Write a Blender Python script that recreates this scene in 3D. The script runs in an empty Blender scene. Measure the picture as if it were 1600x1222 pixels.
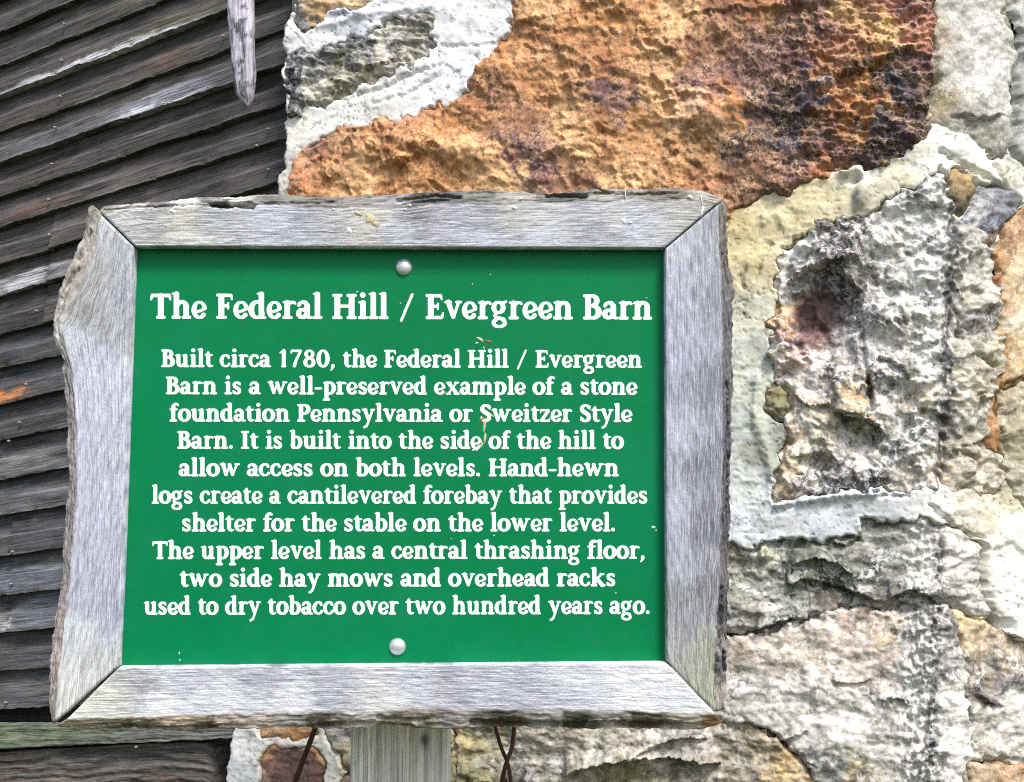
import bpy, math, random
import numpy as np
from mathutils import Vector, Matrix
from mathutils.geometry import tessellate_polygon

# ================================================================ camera, sky, sun, exposure
sc = bpy.context.scene
PITCH = math.radians(7.0)
FPX = 1840.0                       # focal length in photo pixels (1600 wide)
CAM = np.array([0.0, 0.0, 1.5])
cd = bpy.data.cameras.new('camera'); cam = bpy.data.objects.new('camera', cd)
sc.collection.objects.link(cam); sc.camera = cam
cam.location = CAM; cam.rotation_euler = (math.pi/2+PITCH, 0, 0)
cd.sensor_width = 36.0; cd.lens = FPX/1600*36.0
cd.clip_start = 0.05; cd.clip_end = 500
SUN_EL, SUN_AZ = math.radians(50), math.radians(26)      # azimuth measured from behind the camera towards its right
w = bpy.data.worlds.new('World'); sc.world = w; w.use_nodes = True
nt = w.node_tree; bg = nt.nodes['Background']
sky = nt.nodes.new('ShaderNodeTexSky'); sky.sky_type = 'NISHITA'; sky.sun_disc = False
sky.sun_elevation = SUN_EL; sky.sun_rotation = math.pi-SUN_AZ
sky.air_density = 1.0; sky.dust_density = 3.0; sky.ozone_density = 0.6
nt.links.new(sky.outputs[0], bg.inputs[0]); bg.inputs[1].default_value = 0.10
sd = bpy.data.lights.new('sun', 'SUN'); sd.energy = 1.5; sd.angle = math.radians(14); sd.color = (1, .97, .93)
sun = bpy.data.objects.new('sun', sd); sc.collection.objects.link(sun)
_dir = Vector((math.sin(SUN_AZ)*math.cos(SUN_EL), -math.cos(SUN_AZ)*math.cos(SUN_EL), math.sin(SUN_EL)))
sun.rotation_euler = _dir.to_track_quat('Z', 'Y').to_euler(); sun.location = (2, -3, 6)
sc.view_settings.view_transform = 'Standard'; sc.view_settings.look = 'None'
sc.view_settings.gamma = 1.0; sc.view_settings.use_curve_mapping = False
sc.view_settings.exposure = 1.30
sc.cycles.use_denoising = False; sc.cycles.filter_width = 1.1       # keep the grain of the surfaces; plain samples, no smoothing

# ================================================================ helpers
RIGHT = np.array([1.0, 0, 0]); FWD = np.array([0, math.cos(PITCH), math.sin(PITCH)]); UP = np.array([0, -math.sin(PITCH), math.cos(PITCH)])
def ray(px, py):
    px = np.asarray(px, float); py = np.asarray(py, float)
    return FWD+((px-800)/FPX)[..., None]*RIGHT+((611-py)/FPX)[..., None]*UP
def at(px, py, d): return CAM+ray(px, py)*np.asarray(d, float)[..., None]
class Plane:
    def __init__(s, p, n): s.p = np.array(p, float); s.n = np.array(n, float)/np.linalg.norm(n)
    def hit(s, px, py, off=0.0):
        r = ray(px, py); t = ((s.p+s.n*0-CAM)@s.n)/(r@s.n)
        return CAM+r*t[..., None]+(np.asarray(off, float)[..., None] if np.ndim(off) else off)*s.n
def lin(c):
    c = np.asarray(c, float)/255.0
    return np.where(c <= .04045, c/12.92, ((c+.055)/1.055)**2.4)
KA = 0.80                           # a fully lit surface of this share of white reads as white
def smooth(a, b, x): t = np.clip((x-a)/(b-a+1e-12), 0, 1); return t*t*(3-2*t)
# ---- numpy noise
def _h(ix, iy, seed):
    n = (ix.astype(np.int64)*374761393+iy.astype(np.int64)*668265263+seed*974634777) & 0xffffffff
    n = ((n ^ (n >> 13))*1274126177) & 0xffffffff
    return ((n ^ (n >> 16)) & 0xffffff)/float(0xffffff)
def vn(x, y, seed=0):
    ix = np.floor(x); iy = np.floor(y); fx = x-ix; fy = y-iy
    g = []
    for dx in (0, 1):
        for dy in (0, 1):
            a = _h(ix+dx, iy+dy, seed)*2*math.pi
            g.append(np.cos(a)*(fx-dx)+np.sin(a)*(fy-dy))
    u = fx**3*(fx*(fx*6-15)+10); v = fy**3*(fy*(fy*6-15)+10)
    return ((g[0]*(1-v)+g[1]*v)*(1-u)+(g[2]*(1-v)+g[3]*v)*u)*1.5
def fbm(x, y, seed=0, octv=4, gain=.5, lac=2.03):
    s = 0; a = 1
    for o in range(octv): s = s+a*vn(x, y, seed+o*17); x = x*lac; y = y*lac; a *= gain
    return s
def ridged(x, y, seed=0, octv=4, gain=.5):
    s = 0; a = 1
    for o in range(octv): s = s+a*(1-2*np.abs(vn(x, y, seed+o*17))); x = x*2.03; y = y*2.03; a *= gain
    return s
def worley(x, y, seed=0):
    ix = np.floor(x); iy = np.floor(y); d1 = np.full(np.shape(x), 9.0); d2 = d1.copy(); idn = np.zeros(np.shape(x))
    for dx in (-1, 0, 1):
        for dy in (-1, 0, 1):
            cx = ix+dx; cy = iy+dy
            hx = _h(cx, cy, seed); hy = _h(cx, cy, seed+91)
            d = np.hypot(cx+hx-x, cy+hy-y)
            m = d < d1
            d2 = np.where(m, d1, np.minimum(d2, d)); idn = np.where(m, _h(cx, cy, seed+7), idn); d1 = np.where(m, d, d1)
    return d1, d2, idn
def scoop(x, y, seed=0, tilt=.5, bowl=.7):
    """flaked stone: lower envelope of tilted bowls, sharp ridges between shallow scoops"""
    ix = np.floor(x); iy = np.floor(y); h = np.full(np.shape(x), 9.0)
    for dx in (-1, 0, 1):
        for dy in (-1, 0, 1):
            cx = ix+dx; cy = iy+dy; ux = x-cx-_h(cx, cy, seed); uy = y-cy-_h(cx, cy, seed+91)
            a = (_h(cx, cy, seed+5)-.5)*2*tilt; b = (_h(cx, cy, seed+6)-.5)*2*tilt; z = _h(cx, cy, seed+7)*.35
            h = np.minimum(h, z+a*ux+b*uy+bowl*(ux*ux+uy*uy))
    return h
def seg_dist(X, Y, P, closed):
    n = len(P); D = np.full(X.shape, 1e9); side = np.zeros(X.shape); inside = np.zeros(X.shape, bool)
    for i in range(n if closed else n-1):
        x0, y0 = P[i]; x1, y1 = P[(i+1) % n]; dx, dy = x1-x0, y1-y0; L = dx*dx+dy*dy+1e-9
        t = np.clip(((X-x0)*dx+(Y-y0)*dy)/L, 0, 1); d = np.hypot(X-x0-t*dx, Y-y0-t*dy)
        m = d < D; D = np.where(m, d, D); side = np.where(m, np.sign(dx*(Y-y0)-dy*(X-x0)), side)
        if closed: inside ^= ((y0 > Y) != (y1 > Y)) & (X < (x1-x0)*(Y-y0)/((y1-y0) if y1 != y0 else 1e-9)+x0)
    return (np.where(inside, D, -D) if closed else (D, side))
def field(X, Y, pts, power=2.2, warp=0, wscale=40., seed=3):
    """scattered control points (x, y, values...) blended by distance, with noise-warped borders"""
    if warp:
        wx = fbm(X/wscale, Y/wscale, seed, 5, .6)*warp; wy = fbm(X/wscale+40, Y/wscale-9, seed+5, 5, .6)*warp; X = X+wx; Y = Y+wy
    k = len(pts[0])-2; S = np.zeros(X.shape); V = np.zeros(X.shape+(k,))
    for p in pts:
        ww = 1/(((X-p[0])**2+(Y-p[1])**2+16)**power); S += ww; V += ww[..., None]*np.array(p[2:], float)
    return V/S[..., None]
# ---- objects
COL = sc.collection
def empty(name, loc, label=None, cat=None, group=None):
    o = bpy.data.objects.new(name, None); COL.objects.link(o); o.location = loc; o.empty_display_size = .05
    if label: o['label'] = label; o['category'] = cat
    if group: o['group'] = group
    return o
def root_loc(o):
    v = np.zeros(3)
    while o is not None: v = v+np.array(o.location); o = o.parent
    return v
def mesh(name, V, Fc, mat, parent=None, loc=None, col=None, uv=None, smoothf=True, attrs=None, **props):
    o = bpy.data.objects.new(name, bpy.data.meshes.new(name)); COL.objects.link(o)
    if loc is not None: o.location = loc
    if parent: o.parent = parent
    V = np.asarray(V, float)-root_loc(parent)-(np.array(loc) if loc is not None else 0)
    me = o.data
    if isinstance(Fc, np.ndarray):
        n, k = Fc.shape
        me.vertices.add(len(V)); me.vertices.foreach_set('co', V.astype(np.float32).ravel())
        me.loops.add(n*k); me.loops.foreach_set('vertex_index', Fc.astype(np.int32).ravel())
        me.polygons.add(n); me.polygons.foreach_set('loop_start', np.arange(0, n*k, k, dtype=np.int32)); me.polygons.foreach_set('loop_total', np.full(n, k, np.int32))
        me.update(calc_edges=True)
    else:
        me.from_pydata([tuple(v) for v in V], [], Fc); me.update()
    me.polygons.foreach_set('use_smooth', np.full(len(me.polygons), smoothf)); me.materials.append(mat.m if isinstance(mat, N) else mat)
    if col is not None:
        a = me.color_attributes.new('Col', 'FLOAT_COLOR', 'POINT'); c = np.ones((len(V), 4), np.float32); c[:, :3] = col; a.data.foreach_set('color', c.ravel())
    for k_, v_ in (attrs or {}).items():
        a = me.attributes.new(k_, 'FLOAT', 'POINT'); a.data.foreach_set('value', np.asarray(v_, np.float32).ravel())
    if uv is not None:
        u = me.uv_layers.new(name='UVMap'); li = np.empty(len(me.loops), np.int32); me.loops.foreach_get('vertex_index', li)
        u.data.foreach_set('uv', np.asarray(uv, np.float32)[li].ravel())
    for k_, v_ in props.items(): o[k_] = v_
    return o
def grid_faces(nr, nc, keep=None):
    idx = np.arange(nr*nc).reshape(nr, nc)
    q = np.stack([idx[:-1, :-1], idx[1:, :-1], idx[1:, 1:], idx[:-1, 1:]], -1).reshape(-1, 4)
    if keep is not None:
        k = keep.ravel(); q = q[k[q].all(1)]
    return q
def compact(q, *arrs):
    u, inv = np.unique(q, return_inverse=True)
    return (inv.reshape(q.shape),)+tuple(a[u] for a in arrs)
def catmull(P, n):
    P = np.array(P, float); d = np.r_[0, np.cumsum(np.hypot(*(P[1:]-P[:-1]).T))]; t = np.linspace(0, d[-1], n)
    return np.stack([np.interp(t, d, P[:, 0]), np.interp(t, d, P[:, 1])], 1)

# ---- materials
class N:
    def __init__(s, name, rough=.9, spec=.3):
        s.m = bpy.data.materials.new(name); s.m.use_nodes = True; s.t = s.m.node_tree; s.b = s.t.nodes['Principled BSDF']
        s.b.inputs['Roughness'].default_value = rough; s.b.inputs['Specular IOR Level'].default_value = spec
    def n(s, ty, ins=None, **kw):
        x = s.t.nodes.new(ty)
        for k, v in kw.items(): setattr(x, k, v)
        for k, v in (ins or {}).items():
            if hasattr(v, 'is_linked') or hasattr(v, 'links'): s.t.links.new(v, x.inputs[k])
            else: x.inputs[k].default_value = v
        return x
    def vec(s, src='UV', sc_=(1, 1, 1), rot=0):
        tc = s.n('ShaderNodeTexCoord'); mp = s.n('ShaderNodeMapping', {'Vector': tc.outputs[src]}); mp.inputs['Scale'].default_value = sc_; mp.inputs['Rotation'].default_value = (0, 0, rot)
        return mp.outputs[0]
    def noise(s, vec, scale, detail=6, rough=.6, dist=0):
        return s.n('ShaderNodeTexNoise', {'Vector': vec, 'Scale': scale, 'Detail': detail, 'Roughness': rough, 'Distortion': dist}).outputs[0]
    def ramp(s, v, a, b, lo=0., hi=1.):
        return s.n('ShaderNodeMapRange', {'Value': v, 'From Min': a, 'From Max': b, 'To Min': lo, 'To Max': hi}).outputs[0]
    def mth(s, op, a, b=0.0):
        x = s.n('ShaderNodeMath', operation=op)
        for i, v in enumerate((a, b)):
            if hasattr(v, 'links'): s.t.links.new(v, x.inputs[i])
            else: x.inputs[i].default_value = v
        return x.outputs[0]
    def mix(s, f, a, b, mode='MIX'):
        x = s.n('ShaderNodeMix', data_type='RGBA', blend_type=mode)
        for i, v in ((0, f), (6, a), (7, b)):
            if hasattr(v, 'links'): s.t.links.new(v, x.inputs[i])
            else: x.inputs[i].default_value = v if i == 0 else tuple(v)+((1,) if len(v) == 3 else ())
        return x.outputs[2]
    def attr(s, nm, out='Color'): return s.n('ShaderNodeAttribute', attribute_name=nm).outputs[out]
    def bump(s, h, strength, dist, prev=None):
        x = s.n('ShaderNodeBump', {'Height': h, 'Strength': strength, 'Distance': dist})
        if prev is not None: s.t.links.new(prev, x.inputs['Normal'])
        return x.outputs[0]
    def out(s, col=None, normal=None, rough=None):
        for k, v in (('Base Color', col), ('Normal', normal), ('Roughness', rough)):
            if v is None: continue
            if hasattr(v, 'links'): s.t.links.new(v, s.b.inputs[k])
            else: s.b.inputs[k].default_value = tuple(v)+(1,)
        return s.m
def stone_mat(name, contrast=.5, bump=1.0, fleck=None, fleckamt=.0, rough=.92, fs=150, fine=1.0):
    """per-vertex colour of the stone times mineral speckle, light flecks of lime or lichen, fine grain relief"""
    m = N(name, rough, .2); v = m.vec('Object')
    a = m.noise(v, 800, 3, .7); b = m.noise(v, 300, 5, .8, .4); c = m.noise(v, 75, 6, .7, .8)
    k = m.mth('ADD', m.mth('MULTIPLY', a, .5*fine), m.mth('ADD', m.mth('MULTIPLY', b, .8), m.mth('MULTIPLY', c, .45)))
    mid = .25*fine+.625
    f = m.ramp(k, mid-.17, mid+.17, 1-contrast, 1+contrast)
    col = m.mix(1.0, m.attr('Col'), m.n('ShaderNodeCombineXYZ', {0: f, 1: f, 2: f}).outputs[0], 'MULTIPLY')
    if fleck:
        fl = m.noise(v, fs, 9, .74, 1.6); msk = m.mth('MULTIPLY', m.ramp(fl, .49, .535), m.attr('fleck', 'Fac'))
        col = m.mix(m.mth('MULTIPLY', msk, fleckamt), col, fleck)
    n1 = m.bump(b, .5*bump, .0010)
    n1 = m.bump(a, .35*bump, .0006, n1)
    return m.out(col, n1)
# ---------------------------------------------------------------- lettering: stroke-built bold serif alphabet
GR = 0.025                      # grid step, 1.0 = x-height
GS, GT, GF = 0.150, 0.078, 0.088   # stem, thin and serif half widths
GY0, GY1 = -0.65, 1.65
def _ln(*p, r=GS, r2=None):
    pts = [(p[i], p[i+1]) for i in range(0, len(p), 2)]
    r2 = r if r2 is None else r2
    n = max(1, len(pts)-1)
    return [(x, y, r+(r2-r)*i/n) for i, (x, y) in enumerate(pts)]
def _arc(cx, cy, rx, ry, a0, a1, k=GS, t=GT, ends=None, n=26, skew=0.0):
    out = []
    for i in range(n+1):
        a = math.radians(a0+(a1-a0)*i/n)
        w = t+(k-t)*abs(math.cos(a+skew))**1.3
        if ends:
            e = ends[0]*(1-i/n)+ends[1]*(i/n); w *= e
        out.append((cx+rx*math.cos(a), cy+ry*math.sin(a), w))
    return out
def _sf(x0, x1, y, r=GF): return [(x0+r, y, r), (x1-r, y, r)]
def _stem(x, y0, y1, r=GS, foot=(0.12, 0.12), top=None, topl=None):
    o = [[(x, y0+r, r), (x, y1-r*(1.0 if top else 0.85), r)]]
    if foot: o.append(_sf(x-r-foot[0], x+r+foot[1], y0+GF))
    if top: o.append(_sf(x-r-top[0], x+r+top[1], y1-GF))
    if topl: o.append([(x-r-topl+0.06, y1-0.10, 0.06), (x+r-0.11, y1-0.10, 0.11)])
    return o
CAPH, ASC = 1.36, 1.45
def make_glyph_table():
    G = {}
    G['T'] = (1.14, _stem(.57, 0, CAPH, .16, (.10, .10)) + [_ln(.12, CAPH-.11, 1.02, CAPH-.11, r=.10), _ln(.11, CAPH-.12, .06, 1.04, r=.09, r2=.06), _ln(1.03, CAPH-.12, 1.08, 1.04, r=.09, r2=.06)])
    G['F'] = (.97, _stem(.32, 0, CAPH, .16, (.12, .14), (.12, .0)) + [_ln(.3, CAPH-.10, .82, CAPH-.10, r=.095), _ln(.84, CAPH-.12, .88, 1.04, r=.08, r2=.05), _ln(.3, .70, .66, .70, r=.085), _ln(.68, .84, .68, .56, r=.06)])
    G['E'] = (1.06, _stem(.32, 0, CAPH, .16, (.12, 0), (.12, 0)) + [_ln(.3, CAPH-.10, .84, CAPH-.10, r=.095), _ln(.86, CAPH-.12, .90, 1.06, r=.08, r2=.05), _ln(.3, .70, .68, .70, r=.085), _ln(.70, .84, .70, .56, r=.06), _ln(.3, .10, .88, .10, r=.095), _ln(.92, .13, .97, .34, r=.085, r2=.05)])
    G['H'] = (1.40, _stem(.32, 0, CAPH, .16, (.12, .12), (.12, .12)) + _stem(1.08, 0, CAPH, .16, (.12, .12), (.12, .12)) + [_ln(.3, .70, 1.1, .70, r=.085)])
    G['I'] = (.70, _stem(.35, 0, CAPH, .16, (.14, .14), (.14, .14)))
    G['B'] = (1.08, _stem(.32, 0, CAPH, .16, (.12, 0), (.12, 0)) + [_ln(.3, CAPH-.09, .55, CAPH-.09, r=.085), _arc(.52, 1.015, .27, .255, 90, -90, .15, .085), _ln(.3, .745, .55, .745, r=.075), _ln(.3, .09, .58, .09, r=.085), _arc(.55, .41, .34, .32, 90, -90, .165, .085)])
    G['P'] = (1.02, _stem(.32, 0, CAPH, .16, (.12, .16), (.12, 0)) + [_ln(.3, CAPH-.09, .55, CAPH-.09, r=.085), _arc(.53, .95, .32, .32, 90, -100, .165, .085), _ln(.3, .62, .5, .62, r=.07)])
    G['S'] = (.90, [_arc(.47, 1.0, .27, .27, 30, 180, .145, .09), [(.205, 1.0, .15), (.25, .86, .16), (.45, .72, .17), (.66, .56, .16), (.71, .38, .15)], _arc(.45, .36, .26, .28, 0, -150, .145, .09), _ln(.74, 1.22, .76, .98, r=.07, r2=.05), _ln(.15, .40, .16, .14, r=.05, r2=.07)])
    # lower case
    G['o'] = (.97, [_arc(.485, .5, .325, .425, 0, 360, .158, .085)])
    G['c'] = (.84, [_arc(.46, .5, .31, .42, 62, 325, .155, .085, (1, .8)), _ln(.64, .84, .68, .74, r=.105, r2=.10)])
    G['e'] = (.86, [_arc(.45, .49, .29, .41, 12, 318, .178, .10, (.66, .85)), _ln(.26, .38, .50, .43, .75, .56, r=.075, r2=.085)])
    G['a'] = (.90, [[(.17, .74, .10), (.22, .84, .10), (.38, .92, .09), (.52, .88, .12), (.62, .72, .15), (.62, .45, .15), (.62, .18, .145), (.70, .10, .09), (.84, .085, .07)], _arc(.36, .30, .20, .205, 60, 330, .145, .085), _ln(.38, .52, .60, .58, r=.07)])
    G['b'] = (.99, _stem(.28, 0, ASC, GS, None, None, .10) + [_ln(.28, .12, .34, .08, r=.08), _arc(.50, .5, .31, .42, 130, -150, .158, .085)])
    G['d'] = (1.00, _stem(.70, 0, ASC, GS, (0, .12), None, .10) + [_arc(.47, .5, .31, .42, 50, 330, .158, .085)])
    G['f'] = (.66, _stem(.30, 0, 1.1, GS, (.12, .14)) + [[(.30, 1.0, .15), (.31, 1.16, .15), (.42, 1.33, .11), (.56, 1.35, .09), (.64, 1.27, .09)], _ln(.10, .93, .58, .93, r=.07)])
    G['g'] = (.94, [_arc(.40, .64, .25, .28, 0, 360, .135, .08), _ln(.56, .86, .80, .95, r=.06, r2=.08), [(.30, .34, .07), (.20, .22, .085), (.28, .10, .10), (.50, .06, .10), (.68, .0, .11)], _arc(.44, -.18, .30, .20, 50, -240, .11, .085)])
    G['h'] = (1.12, _stem(.30, 0, ASC, GS, (.12, .09), None, .10) + _stem(.82, 0, .72, GS, (.09, .12)) + [_arc(.58, .66, .24, .25, 150, 0, .15, .10)])
    G['i'] = (.60, _stem(.31, 0, 1.0, GS, (.12, .12), None, .10) + [_ln(.30, 1.29, .301, 1.29, r=.155)])
    G['k'] = (1.12, _stem(.30, 0, ASC, GS, (.12, .06), None, .10) + [_ln(.34, .46, .80, .88, r=.08), _sf(.64, 1.02, .92, .075), _ln(.48, .58, .86, .10, r=.14, r2=.15), _sf(.70, 1.10, GF)])
    G['l'] = (.60, _stem(.31, 0, ASC, GS, (.12, .12), None, .10))
    G['n'] = (1.12, _stem(.30, 0, 1.0, GS, (.12, .09), None, .10) + _stem(.82, 0, .72, GS, (.09, .12)) + [_arc(.58, .66, .24, .25, 150, 0, .15, .10)])
    G['m'] = (1.62, _stem(.30, 0, 1.0, GS, (.12, .07), None, .10) + _stem(.81, 0, .72, GS, (.08, .07)) + _stem(1.32, 0, .72, GS, (.08, .12)) + [_arc(.57, .66, .24, .25, 150, 0, .15, .10), _arc(1.08, .66, .24, .25, 150, 0, .15, .10)])
    G['p'] = (1.00, _stem(.30, -.46, 1.0, GS, (.12, .12), None, .10) + [_arc(.52, .5, .31, .42, 135, -140, .158, .085)])
    G['r'] = (.80, _stem(.30, 0, 1.0, GS, (.12, .14), None, .10) + [[(.32, .62, .08), (.40, .80, .09), (.52, .90, .09), (.66, .90, .085), (.72, .84, .075)]])
    G['s'] = (.76, [_arc(.39, .72, .20, .19, 40, 180, .12, .085), [(.195, .73, .12), (.24, .60, .13), (.40, .50, .135), (.54, .41, .13), (.58, .28, .125)], _arc(.38, .27, .20, .185, 0, -150, .12, .085), _ln(.60, .88, .62, .72, r=.06, r2=.05), _ln(.13, .30, .14, .12, r=.05, r2=.06)])
    G['t'] = (.68, [[(.30, 1.12, .09), (.30, .90, .15), (.30, .30, .15), (.36, .14, .12), (.50, .09, .09), (.62, .13, .06)], _ln(.10, .92, .58, .92, r=.07), _ln(.12, .93, .28, 1.12, r=.05, r2=.07)])
    G['u'] = (1.10, _stem(.28, .25, 1.0, GS, None, None, .10) + _stem(.79, 0, 1.0, GS, (0, .12), None, .10) + [_arc(.50, .36, .22, .27, 180, 330, .15, .09)])
    G['v'] = (1.00, [_ln(.26, .92, .52, .14, r=.145, r2=.12), _ln(.54, .12, .80, .92, r=.075, r2=.085), _sf(.03, .46, .925, .075), _sf(.62, .99, .925, .075)])
    G['w'] = (1.48, [_ln(.26, .92, .48, .14, r=.145, r2=.12), _ln(.50, .12, .72, .86, r=.075), _ln(.72, .88, .94, .14, r=.14, r2=.12), _ln(.96, .12, 1.24, .92, r=.075, r2=.085), _sf(.03, .46, .925, .075), _sf(1.06, 1.46, .925, .075)])
    G['x'] = (1.08, [_ln(.28, .86, .80, .14, r=.145), _ln(.26, .12, .80, .90, r=.075), _sf(.05, .48, .925, .075), _sf(.64, 1.02, .925, .075), _sf(.04, .42, .085, .08), _sf(.60, 1.06, .085, .08)])
    G['y'] = (1.02, [_ln(.27, .92, .54, .16, r=.145, r2=.12), _ln(.82, .92, .52, .0, .40, -.30, r=.085, r2=.09), _ln(.40, -.30, .24, -.40, r=.09, r2=.10), _sf(.03, .46, .925, .075), _sf(.64, 1.01, .925, .075)])
    G['z'] = (.84, [_ln(.16, .90, .68, .90, r=.09), _ln(.12, .88, .11, .70, r=.06, r2=.05), _ln(.66, .84, .20, .16, r=.12), _ln(.16, .10, .70, .10, r=.09), _ln(.74, .13, .76, .30, r=.06, r2=.05)])
    # figures and points
    G['1'] = (.98, _stem(.46, 0, CAPH+.02, .145, (.04, .04)) + [_ln(.20, 1.12, .44, 1.26, r=.06, r2=.09)])
    G['7'] = (.98, [_ln(.14, 1.26, .78, 1.26, r=.10), _ln(.10, 1.22, .09, 1.08, r=.06, r2=.05), _ln(.76, 1.20, .46, .60, .32, .13, r=.09, r2=.13)])
    G['8'] = (1.00, [_arc(.50, 1.02, .25, .26, 0, 360, .13, .085), _arc(.50, .39, .31, .31, 0, 360, .15, .085)])
    G['0'] = (1.06, [_arc(.53, .68, .335, .595, 0, 360, .158, .09)])
    G['.'] = (.46, [_ln(.22, .15, .221, .15, r=.145)])
    G[','] = (.50, [[(.26, .15, .13), (.27, .10, .13), (.20, -.08, .08), (.12, -.20, .05)]])
    G['-'] = (.66, [_ln(.14, .47, .54, .47, r=.085)])
    G['/'] = (.98, [_ln(.20, -.06, .78, CAPH-.04, r=.078)])
    G[' '] = (.50, [])
    return G
def glyph_sdf(adv, strokes):
    x = np.arange(-0.3, adv+0.4, GR); y = np.arange(GY0, GY1, GR)
    X, Y = np.meshgrid(x, y)
    D = np.full(X.shape, 9.0)
    for s in strokes:
        for (x0, y0, r0), (x1, y1, r1) in zip(s[:-1], s[1:]):
            dx, dy = x1-x0, y1-y0; L = dx*dx+dy*dy+1e-9
            t = np.clip(((X-x0)*dx+(Y-y0)*dy)/L, 0, 1)
            d = np.hypot(X-x0-t*dx, Y-y0-t*dy)-(r0+(r1-r0)*t)
            D = np.minimum(D, d)
    return D
_GC = {}
def line_sdf(text, track=-0.045, bold=-0.006):
    if 'T' not in _GC: _GC.update(make_glyph_table())
    pen, items = 0.0, []
    for ch in text:
        adv, st = _GC[ch]
        items.append((ch, pen)); pen += adv+(track if ch != ' ' else 0)
    W = int((pen+0.8)/GR)+4; H = len(np.arange(GY0, GY1, GR))
    F = np.full((H, W), 9.0)
    for ch, p in items:
        if ch == ' ': continue
        key = 'sdf'+ch
        if key not in _GC: _GC[key] = glyph_sdf(*_GC[ch])
        D = _GC[key]; j = int(round(p/GR))
        w = min(D.shape[1], W-j)
        F[:, j:j+w] = np.minimum(F[:, j:j+w], D[:, :w])
    return F-bold          # x of column c = -0.3 + c*GR
def contours(F):
    """closed iso loops of F=0, in grid units, walked cell by cell"""
    S = F < 0; H, W = F.shape
    segs = {}
    k = (S[:-1, :-1]*1+S[:-1, 1:]*2+S[1:, 1:]*4+S[1:, :-1]*8)
    T = {1: [(3, 0)], 2: [(0, 1)], 3: [(3, 1)], 4: [(1, 2)], 5: [(3, 0), (1, 2)], 6: [(0, 2)], 7: [(3, 2)], 8: [(2, 3)], 9: [(2, 0)], 10: [(2, 3), (0, 1)], 11: [(2, 1)], 12: [(1, 3)], 13: [(1, 0)], 14: [(0, 3)]}
    def key(i, j, e):
        return ((i, j, 0), (i, j+1, 1), (i+1, j, 0), (i, j, 1))[e]
    for i, j in zip(*np.nonzero((k > 0) & (k < 15))):
        i = int(i); j = int(j)
        for a, b in T[int(k[i, j])]: segs[key(i, j, a)] = key(i, j, b)
    def pt(q):
        i, j, v = q
        a = F[i, j]; b = F[i+1, j] if v else F[i, j+1]
        t = a/(a-b)
        return (j, i+t) if v else (j+t, i)
    loops = []
    while segs:
        s = next(iter(segs)); L = []; q = s
        while q in segs: L.append(pt(q)); q = segs.pop(q)
        # thin the loop: drop nearly collinear points
        out = [L[0]]; n = len(L)
        for m in range(1, n):
            a = out[-1]; b = L[m]; c = L[(m+1) % n]
            cr = abs((b[0]-a[0])*(c[1]-a[1])-(b[1]-a[1])*(c[0]-a[0])); d = math.hypot(c[0]-a[0], c[1]-a[1])
            if d < 1e-6 or cr/d > 0.10 or d > 8: out.append(b)
        if len(out) > 3: loops.append(out)
    return loops
LINES = [
 ("The Federal Hill / Evergreen Barn", 235, 1019, 498.4, 499.8, 29.3),
 ("Built circa 1780, the Federal Hill / Evergreen", 252, 1003, 574.0, 575.2, 20.6),
 ("Barn is a well-preserved example of a stone", 259, 996, 616.4, 617.4, 20.6),
 ("foundation Pennsylvania or Sweitzer Style", 265, 988, 659.0, 659.8, 20.6),
 ("Barn. It is built into the side of the hill to", 277, 975, 701.6, 702.0, 20.8),
 ("allow access on both levels. Hand-hewn", 279, 967, 744.6, 744.6, 20.8),
 ("logs create a cantilevered forebay that provides", 237, 1011, 787.4, 787.4, 20.9),
 ("shelter for the stable on the lower level.", 285, 961, 830.8, 830.6, 21.0),
 ("The upper level has a central thrashing floor,", 238, 1007, 874.0, 873.4, 21.0),
 ("two side hay mows and overhead racks", 281, 961, 917.4, 916.4, 21.0),
 ("used to dry tobacco over two hundred years ago.", 225, 1015, 961.0, 959.8, 21.2)]
# ================================================================ ground
gm = N('meadow_grass', .95); gv = gm.vec('Object')
gm.out(gm.mix(gm.noise(gv, 3, 8, .7), (.045, .06, .02), (.11, .12, .05)), gm.bump(gm.noise(gv, 60, 6), .6, .05))
S_ = 200
mesh('ground', [(-S_, -S_, 0), (S_, -S_, 0), (S_, S_, 0), (-S_, S_, 0)], [(0, 1, 2, 3)], gm.m, kind='structure')

# ================================================================ stone wall: a front face and, past the quoin, a side face turning away
TH = math.radians(17)
front = Plane(at(800, 611, 1.62), (-math.sin(TH), -math.cos(TH), 0))
CORNER = 1466.0
_c = front.hit(np.array(CORNER), np.array(611.0))
TH2 = math.radians(-22)
sidep = Plane(_c, (-math.sin(TH2), -math.cos(TH2), 0))
def corner_x(py): return 1476-(py-250)*.030
def wall_base(px, py):
    f = front.hit(px, py); s = sidep.hit(px, py)
    # the farther plane along the ray bounds the solid -> convex corner; soften the arris
    df = ((f-CAM)@FWD); ds = ((s-CAM)@FWD); k = .02
    h = np.clip(.5+.5*(df-ds)/k, 0, 1); d = ds*(1-h)+df*h+k*h*(1-h)
    n = front.n*h[..., None]+sidep.n*(1-h)[..., None]; n /= np.linalg.norm(n, axis=-1, keepdims=True)
    return CAM+ray(px, py)*d[..., None], n
WZ = float(front.hit(np.array(450.), np.array(611.))[2])
wall_root_loc = (float(_c[0]), float(_c[1]), 0.0)
wall = empty('stone_wall', wall_root_loc, 'rubble stone pier of rust, grey and white mortared stones behind the sign', 'wall')
LIME = tuple(lin((238, 238, 238))*.8)
M_iron = stone_mat('ironstone', .44, .6, tuple(lin((240, 204, 158))*.8), .6, fs=130)
M_grey = stone_mat('grey_fieldstone', .30, .8, LIME, .75, fs=66)
M_pale = stone_mat('pale_sandstone', .34, .9, LIME, .6)
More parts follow.
